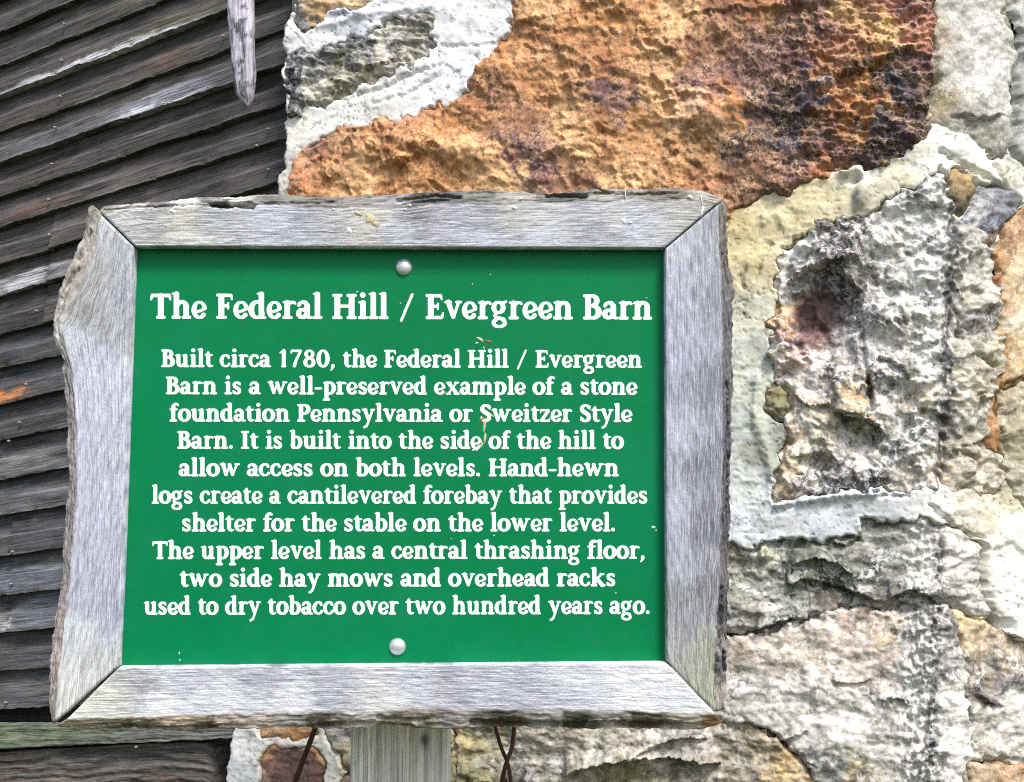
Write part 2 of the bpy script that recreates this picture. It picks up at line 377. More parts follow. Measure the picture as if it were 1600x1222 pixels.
M_mort = stone_mat('lime_mortar', .18, .5, tuple(lin((150, 148, 140))*.8), .30)

def ledge(X, Y, P, amp, L, rough=3.0, seed=1, wfade=25., drop=1.5):
    """a broken ledge along a polyline: stone stands proud above it (screen-up side) and drops sharply below"""
    Xw = X+fbm(X/14, Y/14, seed, 4)*rough; Yw = Y+fbm(X/14+9, Y/14, seed+3, 4)*rough
    P = np.array(P, float)
    if P[-1][0] < P[0][0]: P = P[::-1]
    yl = np.interp(Xw, P[:, 0], P[:, 1]); s = yl-Yw
    end = smooth(0, wfade, Xw-P[0][0])*smooth(0, wfade, P[-1][0]-Xw)
    return amp*end*np.where(s > 0, np.exp(-s/L), 0)*smooth(-drop*.2, drop, s) - .45*amp*end*np.where(s <= 0, np.exp(s/(L*.8)), 0)
def crack(X, Y, P, depth, wd, rough=2.5, seed=5):
    Xw = X+fbm(X/10, Y/10, seed, 3)*rough; Yw = Y+fbm(X/10+9, Y/10, seed+3, 3)*rough
    D, _ = seg_dist(Xw, Yw, P, False)
    return -depth*np.exp(-(D/wd)**2)
def blob(X, Y, x, y, rx, ry, ang, amp, p=2):
    c, s = math.cos(math.radians(ang)), math.sin(math.radians(ang)); u = ((X-x)*c+(Y-y)*s)/rx; v = (-(X-x)*s+(Y-y)*c)/ry
    return amp*np.exp(-(u*u+v*v)**(p/2))

# ---- every stone: outline in the wall's own surface, colours by control point, relief function (metres)
ST = []
def stone(name_, poly, cols, relief, mat, base=.006, edge=16, warp=22, rough=5, step=2.0, fleck=0.5, edrop=.030):
    ST.append(dict(n=name_, poly=poly, cols=cols, relief=relief, mat=mat, base=base, edge=edge, warp=warp, rough=rough, step=step, fleck=fleck, edrop=edrop))
def r_iron(X, Y):
    h = fbm(X/90, Y/90, 11, 4)*.007+ridged(X/60+.6*fbm(X/40, Y/30, 2), Y/44, 12, 3, .45)*.0008+fbm(X/15, Y/12, 15, 5, .62)*.0004+np.abs(fbm(X/50, Y/30, 16, 3, .45))*.0035
    wx = fbm(X/30, Y/30, 3)*.5; h += scoop(X/70+wx, Y/48+wx, 14)*.017+scoop(X/30+wx, Y/20-wx, 17)*(.0005+.0016*smooth(1120, 1240, X))
    h += blob(X, Y, 1104, 184, 34, 30, 20, .013, 3)+blob(X, Y, 1090, 176, 14, 11, 0, .005)+blob(X, Y, 1130, 186, 12, 14, 0, .004)+blob(X, Y, 1150, 172, 16, 18, 0, .012)
    h += blob(X, Y, 655, 225, 45, 30, 10, .016)+blob(X, Y, 735, 245, 38, 26, 0, .014, 3)-blob(X, Y, 655, 247, 16, 9, 10, .007)-blob(X, Y, 640, 212, 14, 7, 0, .006)
    h += ledge(X, Y, [(615, 268), (640, 262), (690, 232), (700, 250)], .008, 14, 4, 31)
    h += ledge(X, Y, [(890, 150), (905, 140), (925, 142)], .008, 12, 3, 32)
    h += ledge(X, Y, [(800, 45), (840, 38), (870, 30)], .005, 14, 3, 33)+ledge(X, Y, [(1290, 128), (1350, 118), (1400, 92), (1445, 78)], .010, 26, 6, 34)
    h += ledge(X, Y, [(1180, 170), (1240, 190), (1300, 180), (1360, 195)], .005, 20, 8, 35)+ledge(X, Y, [(1240, 240), (1300, 250), (1380, 235), (1440, 215)], .005, 20, 7, 36)
    h += ledge(X, Y, [(1060, 30), (1160, 20), (1220, 25), (1260, 15)], .004, 20, 7, 37)
    rr = smooth(1150, 1300, X); h += rr*(fbm(X/30, Y/16, 38, 5, .58)*.007+np.abs(fbm(X/14, Y/9, 39, 3))*.002)
    h += smooth(1460, 1420, X)*0
    return h
O1, O2, O3, O4 = (202, 144, 96), (228, 182, 132), (174, 120, 84), (152, 108, 88)
PU, DP, OR, BL = (118, 88, 92), (76, 66, 76), (176, 118, 84), (96, 100, 116)
stone('ironstone', [(800, -160), (806, 15), (797, 45), (783, 72), (762, 98), (748, 118), (735, 140), (722, 156), (700, 165), (672, 172), (655, 184), (622, 194), (600, 190), (585, 201), (560, 203), (540, 200), (510, 218), (488, 224), (470, 240), (464, 268), (458, 300), (455, 380), (700, 420), (1000, 410), (1130, 345), (1165, 322), (1196, 306), (1215, 310), (1240, 302), (1275, 282), (1330, 262), (1370, 268), (1400, 248), (1435, 228), (1449, 205), (1447, 170), (1452, 130), (1450, 90), (1455, 40), (1458, -160)],
 [(500, 240, *O4), (480, 270, 196, 132, 98), (520, 270, *O1), (560, 285, *O2), (620, 280, *O1), (640, 205, 190, 130, 96), (700, 190, *O1), (660, 245, 160, 112, 62), (700, 270, *O1), (730, 240, *O2), (740, 180, *O3), (800, 90, *O1), (790, 150, *O4), (850, 60, *O3), (860, 30, *O2), (900, 30, *O1), (840, 150, *O1), (880, 190, *O2), (835, 190, *O4), (830, 240, *PU), (845, 270, *PU), (800, 285, *O2), (910, 240, *O2), (900, 290, *O4), (960, 100, *O3), (1000, 40, *O1), (960, 160, *PU), (940, 200, *O3), (1000, 220, *O1), (1050, 30, *O2), (1040, 110, *O2), (1030, 160, *O2), (1080, 90, *O4), (1095, 130, *PU), (1080, 178, 230, 190, 150), (1098, 195, 200, 160, 124), (1130, 190, 205, 158, 128), (1100, 165, 214, 170, 140), (1120, 170, 170, 118, 98), (1140, 180, *O1), (1084, 234, 158, 118, 80), (1000, 280, *O2), (1060, 270, *O1), (1100, 300, 170, 112, 82), (1160, 290, 140, 104, 84), (1150, 40, *O4), (1200, 20, *O3), (1180, 100, *PU), (1220, 60, *PU), (1240, 130, *PU), (1200, 170, *DP), (1160, 235, *DP), (1210, 210, *DP), (1175, 255, 150, 104, 84), (1245, 230, *BL), (1240, 195, *DP), (1290, 35, *PU), (1300, 30, 214, 176, 124), (1320, 80, 176, 122, 108), (1290, 120, *OR), (1305, 145, *OR), (1280, 145, *BL), (1335, 160, *O1), (1340, 175, *OR), (1372, 170, *OR), (1380, 60, 225, 190, 130), (1360, 85, *O1), (1400, 30, 186, 130, 116), (1430, 20, *PU), (1340, 110, 110, 80, 60), (1400, 120, *BL), (1380, 130, *DP), (1430, 110, *PU), (1420, 180, *DP), (1400, 210, *DP), (1360, 230, *DP), (1370, 200, 100, 100, 104), (1300, 240, *PU), (1285, 265, *OR), (1330, 215, *O3), (1250, 280, *PU), (1230, 295, 140, 100, 82), (1200, 295, 116, 92, 86), (1290, 200, 130, 92, 80), (1440, 60, 178, 120, 104)],
 r_iron, M_iron, base=.010, edge=12, warp=26, rough=6, fleck=.75)
stone('fieldstone', [(455, -160), (458, 0), (460, 40), (474, 52), (490, 44), (505, 34), (513, 20), (530, 14), (548, 16), (560, 22), (585, 8), (615, -6), (700, -60), (700, -160)],
 [(470, 30, 128, 124, 118), (490, 25, 190, 160, 120), (550, 5, 205, 175, 130), (480, 48, 110, 108, 106), (600, -20, 205, 175, 130)], lambda X, Y: fbm(X/40, Y/22, 61, 5)*.006, M_pale, edge=8, rough=4)
stone('fieldstone', [(449, 88), (470, 84), (500, 82), (520, 72), (545, 66), (568, 60), (590, 40), (612, 34), (640, 25), (662, 26), (676, 32), (679, 60), (676, 92), (650, 96), (636, 110), (610, 118), (590, 128), (560, 140), (530, 150), (515, 162), (480, 168), (452, 185), (450, 140)],
 [(460, 110, 78, 80, 92), (470, 150, 74, 78, 84), (500, 100, 110, 112, 112), (530, 110, 118, 118, 92), (560, 80, 92, 94, 100), (540, 95, 96, 98, 84), (600, 70, 208, 205, 195), (620, 80, 140, 132, 124), (650, 60, 150, 145, 140), (660, 35, 120, 120, 105), (600, 110, 176, 166, 150), (490, 145, 200, 198, 185), (520, 145, 170, 165, 148), (650, 90, 180, 175, 165)],
 lambda X, Y: fbm(X/60, Y/24, 62, 5, .6)*.007+ridged(X/50, Y/16, 63, 4)*.0018+ledge(X, Y, [(560, 120), (600, 104), (650, 92)], .006, 12, 4, 64), M_grey, edge=10, rough=7, fleck=.55)
stone('sandstone', [(1453, -160), (1457, 60), (1455, 130), (1448, 170), (1452, 195), (1475, 205), (1505, 216), (1535, 240), (1556, 252), (1568, 235), (1574, 190), (1576, 130), (1584, 100), (1580, 50), (1566, 20), (1560, -160)],
 [(1465, 60, 190, 180, 158), (1466, 150, 172, 158, 126), (1500, 60, 216, 214, 206), (1530, 120, 232, 231, 226), (1490, 120, 205, 202, 192), (1550, 50, 210, 210, 202), (1500, 190, 168, 164, 150), (1540, 190, 200, 198, 190), (1550, 230, 160, 158, 146), (1560, 160, 214, 213, 206), (1520, 10, 216, 214, 206)],
 lambda X, Y: fbm(X/50, Y/70, 65, 4)*.006+fbm(X/8, Y/10, 66, 3)*.0012-smooth(1500, 1440, X)*.006+ledge(X, Y, [(1470, 182), (1510, 190), (1565, 184)], .008, 30, 4, 67), M_pale, base=.010, edge=10, rough=4, fleck=.6)
stone('sandstone', [(1572, -160), (1576, 14), (1590, 50), (1592, 100), (1584, 135), (1582, 190), (1578, 236), (1600, 262), (1700, 300), (1900, 300), (1900, -160)],
 [(1600, 100, 176, 180, 174), (1650, 0, 200, 198, 190), (1800, 100, 190, 180, 160)], lambda X, Y: fbm(X/50, Y/70, 68, 5)*.007, M_pale, base=.008, edge=10, rough=4)
def r_quoin(X, Y):
    h = fbm(X/80, Y/80, 21, 4)*.010+ridged(X/60, Y/46, 22, 3, .5)*.0007+fbm(X/13, Y/12, 23, 4, .6)*.0006
    wx = fbm(X/36, Y/36, 9)*.5; wy = fbm(X/36, Y/36, 8)*.5; h += scoop(X/64+wx, Y/50+wy, 24)*.024+scoop(X/34+wy, Y/25-wx, 19)*.0034-smooth(1480, 1550, X)*.006
    # shelled-out hollows with a lip above
    h -= blob(X, Y, 1278, 485, 56, 62, -20, .034, 3)
    h += ledge(X, Y, [(1232, 452), (1245, 432), (1264, 420), (1284, 417), (1305, 420), (1329, 438), (1345, 460)], .020, 24, 4, 25, 10)
    h += ledge(X, Y, [(1275, 418), (1300, 412), (1330, 408), (1344, 400)], .014, 18, 4, 26, 10)
    h -= blob(X, Y, 1345, 690, 42, 30, 15, .026, 3)
    h += ledge(X, Y, [(1300, 645), (1329, 650), (1354, 656), (1384, 682)], .018, 20, 4, 27, 10)
    h -= blob(X, Y, 1290, 730, 34, 24, 0, .014, 3); h += ledge(X, Y, [(1250, 720), (1275, 708), (1300, 712), (1312, 728)], .010, 14, 3, 28, 8)
    h += crack(X, Y, [(1341, 500), (1345, 512), (1330, 522)], .012, 4)+crack(X, Y, [(1356, 600), (1360, 620), (1363, 640), (1356, 648)], .016, 4)+crack(X, Y, [(1347, 520), (1350, 560), (1358, 600)], .007, 4)
    # chisel marks beside the arris
    cm = np.exp(-((X-corner_x(Y)+26)/24)**2); h += cm*(.0035*np.sin((Y+X*.7)/5.2+3*fbm(X/30, Y/30, 29))+fbm(X/7, Y/12, 30, 3)*.004)
    cm2 = np.exp(-((X-corner_x(Y)-16)/14)**2); h += cm2*(.0022*np.sin((Y-X*1.2)/3.8+2*fbm(X/30, Y/30, 31))-.006)
    # right-hand side
    h += crack(X, Y, [(1495, 508), (1508, 530), (1516, 555), (1532, 570), (1548, 574)], .009, 3)+blob(X, Y, 1512, 515, 18, 26, 0, -.006)
    h += crack(X, Y, [(1495, 700), (1503, 712), (1520, 718)], .008, 3)
    h += ledge(X, Y, [(1380, 450), (1400, 446), (1420, 452)], .010, 14, 3, 33, 6)+ledge(X, Y, [(1430, 640), (1448, 642), (1470, 650)], .008, 12, 3, 34, 6)
    h += ledge(X, Y, [(1370, 560), (1400, 570), (1420, 590)], .008, 16, 5, 35, 6)+ledge(X, Y, [(1240, 620), (1270, 640), (1300, 636)], .008, 14, 4, 36, 6)
    return h
Q1, Q2, QW, QD = (158, 156, 154), (132, 130, 128), (222, 220, 216), (92, 90, 92)
stone('quoin', [(1466, 262), (1450, 278), (1425, 296), (1400, 304), (1375, 322), (1352, 340), (1335, 345), (1300, 352), (1280, 356), (1262, 372), (1240, 378), (1222, 396), (1214, 430), (1208, 470), (1203, 500), (1205, 560), (1216, 600), (1228, 640), (1226, 690), (1214, 740), (1210, 785), (1240, 782), (1300, 768), (1340, 764), (1385, 762), (1400, 766), (1430, 768), (1450, 758), (1480, 768), (1520, 772), (1560, 770), (1575, 740), (1560, 705), (1540, 700), (1536, 640), (1552, 590), (1566, 520), (1568, 440), (1562, 386), (1536, 352), (1490, 345), (1474, 300)],
 [(1440, 300, 150, 150, 152), (1400, 340, QW[0], QW[1], QW[2]), (1440, 340, 176, 176, 178), (1370, 380, *QW), (1420, 400, *QW), (1330, 370, 110, 108, 106), (1300, 375, 96, 92, 92), (1310, 400, 84, 80, 84), (1270, 392, 186, 184, 182), (1235, 410, 205, 202, 196), (1345, 420, *Q2), (1250, 430, 150, 146, 150), (1222, 445, 214, 212, 208), (1300, 450, 78, 66, 66), (1270, 460, 96, 76, 78), (1320, 480, 96, 84, 84), (1260, 500, 106, 82, 84), (1280, 520, 122, 98, 96), (1225, 495, 205, 176, 138), (1240, 540, 118, 86, 88), (1212, 500, 186, 150, 110), (1240, 570, 196, 170, 160), (1290, 560, 205, 202, 200), (1320, 540, 190, 186, 184), (1215, 560, 200, 186, 168), (1270, 590, 220, 216, 210), (1310, 590, 176, 166, 150), (1300, 585, 96, 94, 92), (1345, 500, *Q1), (1370, 460, *Q2), (1400, 450, *QW), (1440, 440, 238, 236, 234), (1445, 500, *QW), (1390, 510, *Q1), (1380, 540, *QW), (1350, 560, *Q1), (1415, 570, *Q2), (1440, 560, *QW), (1345, 620, 206, 172, 128), (1360, 600, *QD), (1330, 600, 200, 186, 160), (1430, 620, 205, 190, 165), (1390, 610, *Q1), (1385, 640, *QW), (1330, 660, 100, 100, 84), (1350, 690, 190, 188, 184), (1340, 715, 228, 226, 222), (1370, 670, 140, 138, 122), (1300, 640, 176, 166, 150), (1240, 650, 190, 175, 150), (1235, 690, 208, 186, 156), (1270, 680, 205, 196, 176), (1230, 740, 196, 178, 150), (1290, 740, *Q2), (1320, 745, *QD), (1260, 760, 110, 104, 100), (1370, 755, *QD), (1400, 720, *Q1), (1420, 690, *Q2), (1410, 750, 205, 200, 190), (1450, 720, 176, 164, 146), (1462, 400, 96, 96, 98), (1463, 460, 88, 88, 92), (1462, 560, 96, 96, 96), (1460, 650, 110, 108, 104), (1476, 420, 200, 198, 194), (1476, 520, 214, 212, 208), (1474, 620, 205, 202, 196), (1500, 400, 176, 174, 168), (1520, 440, 190, 188, 180), (1500, 470, 176, 170, 158), (1515, 505, 120, 118, 114), (1505, 560, 160, 156, 144), (1530, 560, 168, 160, 140), (1500, 620, 192, 184, 166), (1520, 660, 160, 158, 150), (1500, 720, 176, 170, 156), (1540, 740, 180, 172, 156)],
 r_quoin, M_grey, base=.006, edge=20, warp=20, rough=6, fleck=1.2, edrop=.04)
stone('pebble', [(1481, 266), (1494, 262), (1508, 274), (1518, 290), (1516, 312), (1508, 328), (1496, 343), (1484, 334), (1478, 312), (1476, 286)],
 [(1495, 285, 186, 160, 118), (1500, 310, 160, 138, 100), (1485, 320, 130, 118, 92), (1510, 325, 90, 82, 62)], lambda X, Y: fbm(X/14, Y/14, 71, 4)*.002, M_pale, base=.012, edge=16, warp=8, rough=2, fleck=.1)
stone('fieldstone', [(1520, 290), (1545, 288), (1570, 298), (1590, 312), (1584, 335), (1562, 350), (1556, 376), (1540, 398), (1512, 404), (1488, 388), (1482, 358), (1494, 352), (1514, 326)],
 [(1530, 305, 150, 152, 160), (1525, 330, 176, 178, 184), (1560, 320, 112, 116, 128), (1540, 350, 96, 100, 116), (1500, 365, 96, 98, 108), (1520, 385, 84, 86, 98), (1545, 380, 140, 112, 92), (1580, 325, 120, 122, 128)], lambda X, Y: fbm(X/26, Y/26, 72, 4)*.004, M_grey, base=.010, edge=14, warp=12, rough=3, fleck=.3)
stone('sandstone', [(1592, 325), (1575, 340), (1562, 358), (1560, 385), (1548, 400), (1556, 440), (1560, 500), (1552, 545), (1545, 590), (1538, 640), (1534, 660), (1544, 700), (1554, 712), (1558, 690), (1552, 650), (1560, 600), (1590, 590), (1660, 570), (1700, 400), (1660, 330)],
 [(1570, 380, 206, 158, 108), (1556, 420, 186, 136, 92), (1580, 430, 232, 206, 162), (1596, 400, 238, 218, 178), (1568, 480, 222, 190, 144), (1553, 480, 186, 134, 84), (1590, 500, 246, 230, 196), (1556, 560, 190, 142, 86), (1590, 560, 228, 202, 158), (1545, 620, 208, 170, 118), (1548, 690, 196, 142, 90), (1660, 450, 226, 196, 140)],
 lambda X, Y: fbm(X/20, Y/60, 73, 5)*.006+ridged(X/14, Y/60, 74, 3)*.0015, M_pale, base=.006, edge=10, warp=14, rough=3, fleck=.45)
stone('sandstone', [(1564, 612), (1600, 600), (1680, 590), (1900, 600), (1900, 780), (1640, 800), (1598, 790), (1580, 760), (1568, 720), (1560, 660)],
 [(1580, 640, 190, 180, 150), (1600, 700, 176, 170, 140), (1580, 740, 190, 184, 160), (1800, 700, 190, 170, 140)], lambda X, Y: fbm(X/30, Y/30, 75, 5)*.006, M_pale, base=.006, edge=14, warp=14, rough=4)
stone('sandstone', [(1700, 310), (1900, 320), (1900, 580), (1720, 560), (1690, 430)], [(1750, 400, 190, 150, 110), (1850, 500, 170, 168, 160)], lambda X, Y: fbm(X/30, Y/30, 76, 5)*.006, M_grey, step=4)
stone('pebble', [(1204, 604), (1220, 598), (1232, 620), (1234, 650), (1226, 664), (1208, 656), (1196, 640), (1198, 620)], [(1215, 620, 150, 144, 106), (1222, 650, 120, 118, 90), (1205, 640, 140, 136, 104)], lambda X, Y: fbm(X/14, Y/14, 77, 4)*.003, M_pale, base=.010, edge=12, warp=6, rough=3, fleck=.2)
def r_slab(X, Y):
    wx = fbm(X/36, Y/30, 9)*.5; h = fbm(X/110, Y/50, 41, 4)*.008+scoop(X/80+wx, Y/24+wx, 42)*.007+scoop(X/26-wx, Y/11+wx, 43)*.0020+fbm(X/14, Y/9, 43, 4, .6)*.0005
    h += ledge(X, Y, [(1235, 884), (1255, 878), (1279, 874), (1314, 884), (1336, 902)], .016, 16, 4, 44, 10)+ledge(X, Y, [(1225, 912), (1270, 905), (1310, 916), (1350, 930), (1380, 938)], .014, 16, 4, 45, 12)-blob(X, Y, 1290, 912, 50, 16, 8, .012)
    h += ledge(X, Y, [(1385, 936), (1405, 926), (1430, 921), (1448, 930), (1462, 940)], .016, 14, 3, 46, 8)
    h += ledge(X, Y, [(1300, 848), (1322, 852), (1338, 842), (1346, 830)], .014, 12, 2, 47, 6)
    h += blob(X, Y, 1196, 864, 10, 12, 20, .012, 4)-blob(X, Y, 1196, 864, 3, 10, 30, .010)
    h += ledge(X, Y, [(1180, 985), (1195, 981), (1215, 973), (1240, 966), (1262, 968)], .016, 14, 3, 48, 8)
    cm = np.exp(-((X-corner_x(Y)+20)/24)**2); h += cm*(.003*np.sin((Y+X*.8)/4.6+3*fbm(X/30, Y/30, 49))+fbm(X/7, Y/10, 50, 3)*.003)
    return h
stone('fieldstone', [(1100, 845), (1150, 852), (1185, 858), (1200, 848), (1240, 842), (1290, 846), (1300, 838), (1340, 838), (1350, 812), (1400, 815), (1440, 812), (1462, 818), (1500, 828), (1530, 850), (1534, 880), (1528, 920), (1536, 955), (1545, 970), (1527, 968), (1485, 945), (1459, 940), (1399, 949), (1356, 951), (1314, 947), (1262, 966), (1190, 986), (1100, 990)],
 [(1160, 865, 140, 128, 110), (1170, 900, 150, 156, 148), (1200, 930, 176, 178, 172), (1230, 880, 100, 108, 100), (1196, 864, 205, 205, 190), (1280, 870, 116, 120, 110), (1290, 900, 78, 86, 78), (1330, 915, 86, 92, 84), (1250, 910, 100, 108, 96), (1240, 945, 120, 124, 116), (1180, 960, 150, 150, 144), (1340, 870, 130, 132, 128), (1370, 840, 160, 162, 158), (1370, 890, 96, 98, 94), (1410, 870, 190, 190, 186), (1400, 910, 120, 120, 116), (1430, 895, 205, 204, 200), (1430, 930, 84, 84, 80), (1460, 880, 226, 225, 222), (1500, 870, 216, 214, 210), (1500, 920, 190, 188, 184), (1480, 930, 160, 158, 154), (1520, 900, 170, 166, 164), (1350, 940, 140, 138, 134), (1300, 940, 136, 130, 124)],
 r_slab, M_grey, base=.004, edge=14, warp=22, rough=5, fleck=.8, edrop=.03)
def r_big(X, Y):
    wx = fbm(X/36, Y/30, 9)*.5; h = fbm(X/100, Y/70, 51, 4)*.007+scoop(X/90+wx, Y/40+wx, 52)*.005+scoop(X/22-wx, Y/15+wx, 53)*.0016+fbm(X/12, Y/9, 53, 3, .6)*.0004
    cm = np.exp(-((X-corner_x(Y)+10)/34)**2); h += cm*(.004*np.sin((Y+X*.9)/5+3*fbm(X/30, Y/30, 54))+fbm(X/9, Y/14, 55, 3)*.005)
    h += ledge(X, Y, [(1300, 1064), (1330, 1068), (1362, 1060)], .006, 10, 3, 56, 6)+ledge(X, Y, [(1370, 1092), (1400, 1090), (1425, 1104)], .008, 12, 3, 57, 6)+ledge(X, Y, [(1215, 1160), (1240, 1150), (1265, 1142)], .007, 10, 3, 58, 5)
    return h
stone('fieldstone', [(1100, 995), (1190, 992), (1262, 972), (1314, 952), (1356, 956), (1399, 954), (1459, 945), (1480, 950), (1492, 975), (1500, 1010), (1508, 1080), (1512, 1140), (1500, 1300), (1290, 1300), (1290, 1240), (1260, 1190), (1225, 1160), (1200, 1140), (1150, 1125), (1100, 1130)],
 [(1160, 1000, 190, 176, 166), (1200, 1020, 205, 196, 190), (1270, 1010, 216, 204, 194), (1340, 1000, 205, 190, 180), (1380, 980, 214, 196, 178), (1420, 990, 150, 150, 150), (1440, 1000, 230, 229, 228), (1455, 980, 130, 128, 126), (1250, 1060, 226, 220, 216), (1310, 1050, 214, 206, 200), (1370, 1050, 196, 184, 178), (1180, 1080, 176, 176, 174), (1160, 1100, 190, 190, 188), (1230, 1090, 205, 204, 202), (1290, 1090, 196, 194, 190), (1320, 1130, 232, 231, 230), (1390, 1100, 150, 150, 148), (1420, 1080, 226, 225, 224), (1450, 1050, 140, 138, 138), (1470, 1090, 226, 225, 224), (1440, 1150, 170, 168, 166), (1480, 1180, 236, 235, 234), (1400, 1200, 200, 198, 194), (1300, 1200, 150, 150, 150), (1350, 1210, 170, 158, 130), (1370, 1180, 214, 212, 208), (1440, 1210, 120, 118, 116)],
 r_big, M_grey, base=.008, edge=10, warp=22, rough=5, fleck=.9)
stone('fieldstone', [(1484, 948), (1495, 944), (1512, 960), (1530, 972), (1560, 980), (1590, 1000), (1640, 1020), (1900, 1020), (1900, 1180), (1600, 1195), (1560, 1190), (1514, 1186), (1514, 1120), (1508, 1060), (1498, 1000), (1488, 970)],
 [(1497, 965, 205, 186, 150), (1510, 985, 190, 172, 140), (1540, 1000, 176, 160, 138), (1580, 1020, 176, 160, 140), (1570, 1060, 110, 108, 110), (1530, 1050, 160, 150, 136), (1545, 1095, 90, 88, 86), (1560, 1110, 226, 226, 222), (1590, 1100, 200, 198, 190), (1530, 1130, 176, 174, 168), (1580, 1150, 205, 202, 196), (1550, 1170, 190, 186, 176), (1800, 1100, 170, 160, 150)],
 lambda X, Y: fbm(X/40, Y/40, 81, 5)*.006+crack(X, Y, [(1545, 985), (1546, 1040), (1540, 1080)], .006, 4)+ledge(X, Y, [(1520, 1085), (1545, 1098), (1560, 1104)], .008, 12, 3, 82, 6), M_grey, base=.005, edge=12, rough=5, fleck=.7)
stone('sandstone', [(1516, 1192), (1560, 1196), (1640, 1200), (1900, 1190), (1900, 1400), (1506, 1400), (1510, 1260)], [(1540, 1200, 196, 172, 140), (1580, 1210, 186, 150, 110), (1580, 1190, 210, 160, 110)], lambda X, Y: fbm(X/40, Y/40, 83, 5)*.006, M_pale, rough=4)
stone('sandstone', [(1600, 810), (1680, 815), (1900, 800), (1900, 990), (1650, 990), (1640, 920)], [(1700, 900, 190, 186, 176)], lambda X, Y: fbm(X/40, Y/40, 84, 5)*.006, M_pale, step=4)
def r_under(X, Y):
    h = fbm(X/90, Y/40, 91, 4)*.008+fbm(X/16, Y/12, 92, 4, .6)*.0018
    h += ledge(X, Y, [(880, 1214), (905, 1200), (950, 1188), (1000, 1182), (1050, 1180), (1090, 1186), (1130, 1190)], .030, 20, 3, 93, 16)
    h += ledge(X, Y, [(980, 1190), (1010, 1170), (1040, 1156), (1075, 1150), (1110, 1152)], .012, 14, 3, 94, 12)
    return h
stone('fieldstone', [(700, 1110), (800, 1100), (1000, 1100), (1140, 1126), (1190, 1140), (1220, 1162), (1255, 1196), (1284, 1245), (1284, 1330), (780, 1330), (740, 1240), (712, 1200)],
 [(720, 1170, 190, 176, 136), (740, 1200, 170, 162, 130), (770, 1160, 176, 172, 150), (830, 1170, 176, 172, 164), (860, 1200, 170, 166, 158), (900, 1160, 186, 180, 170), (960, 1160, 170, 168, 160), (1000, 1170, 196, 192, 184), (980, 1205, 130, 130, 100), (1060, 1165, 150, 150, 146), (1080, 1205, 150, 146, 134), (1130, 1150, 150, 144, 136), (1190, 1180, 160, 150, 130), (1220, 1200, 190, 168, 126), (1160, 1200, 140, 134, 122), (820, 1215, 110, 106, 100)],
 r_under, M_grey, base=.006, edge=10, warp=18, rough=5, fleck=.5)
# wall behind and beneath the board
stone('sandstone', [(402, 1128), (430, 1120), (492, 1122), (500, 1145), (470, 1156), (430, 1152), (408, 1150)], [(420, 1145, 205, 160, 110), (470, 1140, 214, 150, 90), (450, 1130, 190, 150, 110)], lambda X, Y: fbm(X/20, Y/20, 95, 4)*.003, M_pale, base=.008, edge=8, warp=10, rough=4)
stone('sandstone', [(412, 1174), (430, 1166), (460, 1166), (480, 1166), (500, 1172), (512, 1190), (506, 1225), (490, 1260), (430, 1280), (404, 1240), (408, 1200)],
 [(425, 1190, 126, 96, 86), (460, 1190, 118, 90, 84), (490, 1190, 120, 92, 84), (415, 1180, 196, 140, 100), (410, 1215, 205, 170, 150), (440, 1220, 120, 92, 86), (500, 1175, 190, 150, 110)], lambda X, Y: fbm(X/26, Y/20, 96, 4)*.003, M_pale, base=.006, edge=7, warp=8, rough=3, fleck=.15)
stone('sandstone', [(508, 1135), (545, 1130), (600, 1135), (660, 1150), (690, 1300), (520, 1300), (520, 1240), (540, 1205), (530, 1180), (512, 1160)], [(530, 1150, 150, 148, 144), (540, 1170, 190, 180, 150), (535, 1215, 130, 98, 84), (620, 1200, 170, 160, 140), (515, 1145, 190, 186, 170)], lambda X, Y: fbm(X/26, Y/20, 97, 4)*.004, M_pale, base=.004, edge=8, warp=8, rough=4, fleck=.4)
for (x0, y0, x1, y1) in [(470, 450, 760, 640), (790, 440, 1095, 600), (455, 670, 640, 860), (680, 670, 950, 880), (980, 640, 1105, 790), (460, 890, 760, 1080), (800, 920, 1080, 1070)]:
    stone('fieldstone', [(x0, y0+20), ((x0+x1)/2, y0), (x1, y0+16), (x1+8, (y0+y1)/2), (x1-14, y1), ((x0+x1)/2, y1-12), (x0+10, y1-6), (x0-6, (y0+y1)/2)],
          [(x0, y0, 176, 160, 130), (x1, y1, 150, 148, 144), (x1, y0, 190, 150, 110), (x0, y1, 140, 138, 132)], lambda X, Y: fbm(X/40, Y/30, 98, 5)*.007, M_grey, step=4)
def lump(x0, y0, x1, y1, sd_):
    rr = random.Random(sd_); n = 12; P = []
    for i in range(n):
        a = 2*math.pi*i/n; k = (abs(math.cos(a))**4+abs(math.sin(a))**4)**-.25*rr.uniform(.9, 1.0)
        P.append(((x0+x1)/2+(x1-x0)/2*k*math.cos(a), (y0+y1)/2+(y1-y0)/2*k*math.sin(a)))
    c = [rr.choice([(150, 148, 144), (190, 150, 100), (176, 170, 156), (120, 118, 116), (205, 196, 176)]) for _ in range(4)]
    stone('fieldstone', P, [(x0, y0, *c[0]), (x1, y1, *c[1]), (x1, y0, *c[2]), (x0, y1, *c[3])], lambda X, Y: fbm(X/40, Y/30, sd_, 5)*.008, rr.choice([M_grey, M_pale]), step=6)
k_ = 200
for row, (y0, y1) in enumerate([(-640, -420), (-400, -180), (1320, 1500), (1520, 1740)]):
    xs = [395, 640, 900, 1180, 1440] if row % 2 else [395, 560, 830, 1060, 1300, 1440]
    for a, b in zip(xs[:-1], xs[1:]): lump(a+8, y0, b-10, y1, k_); k_ += 1
    lump(1480, y0, 1700, y1, k_); k_ += 1

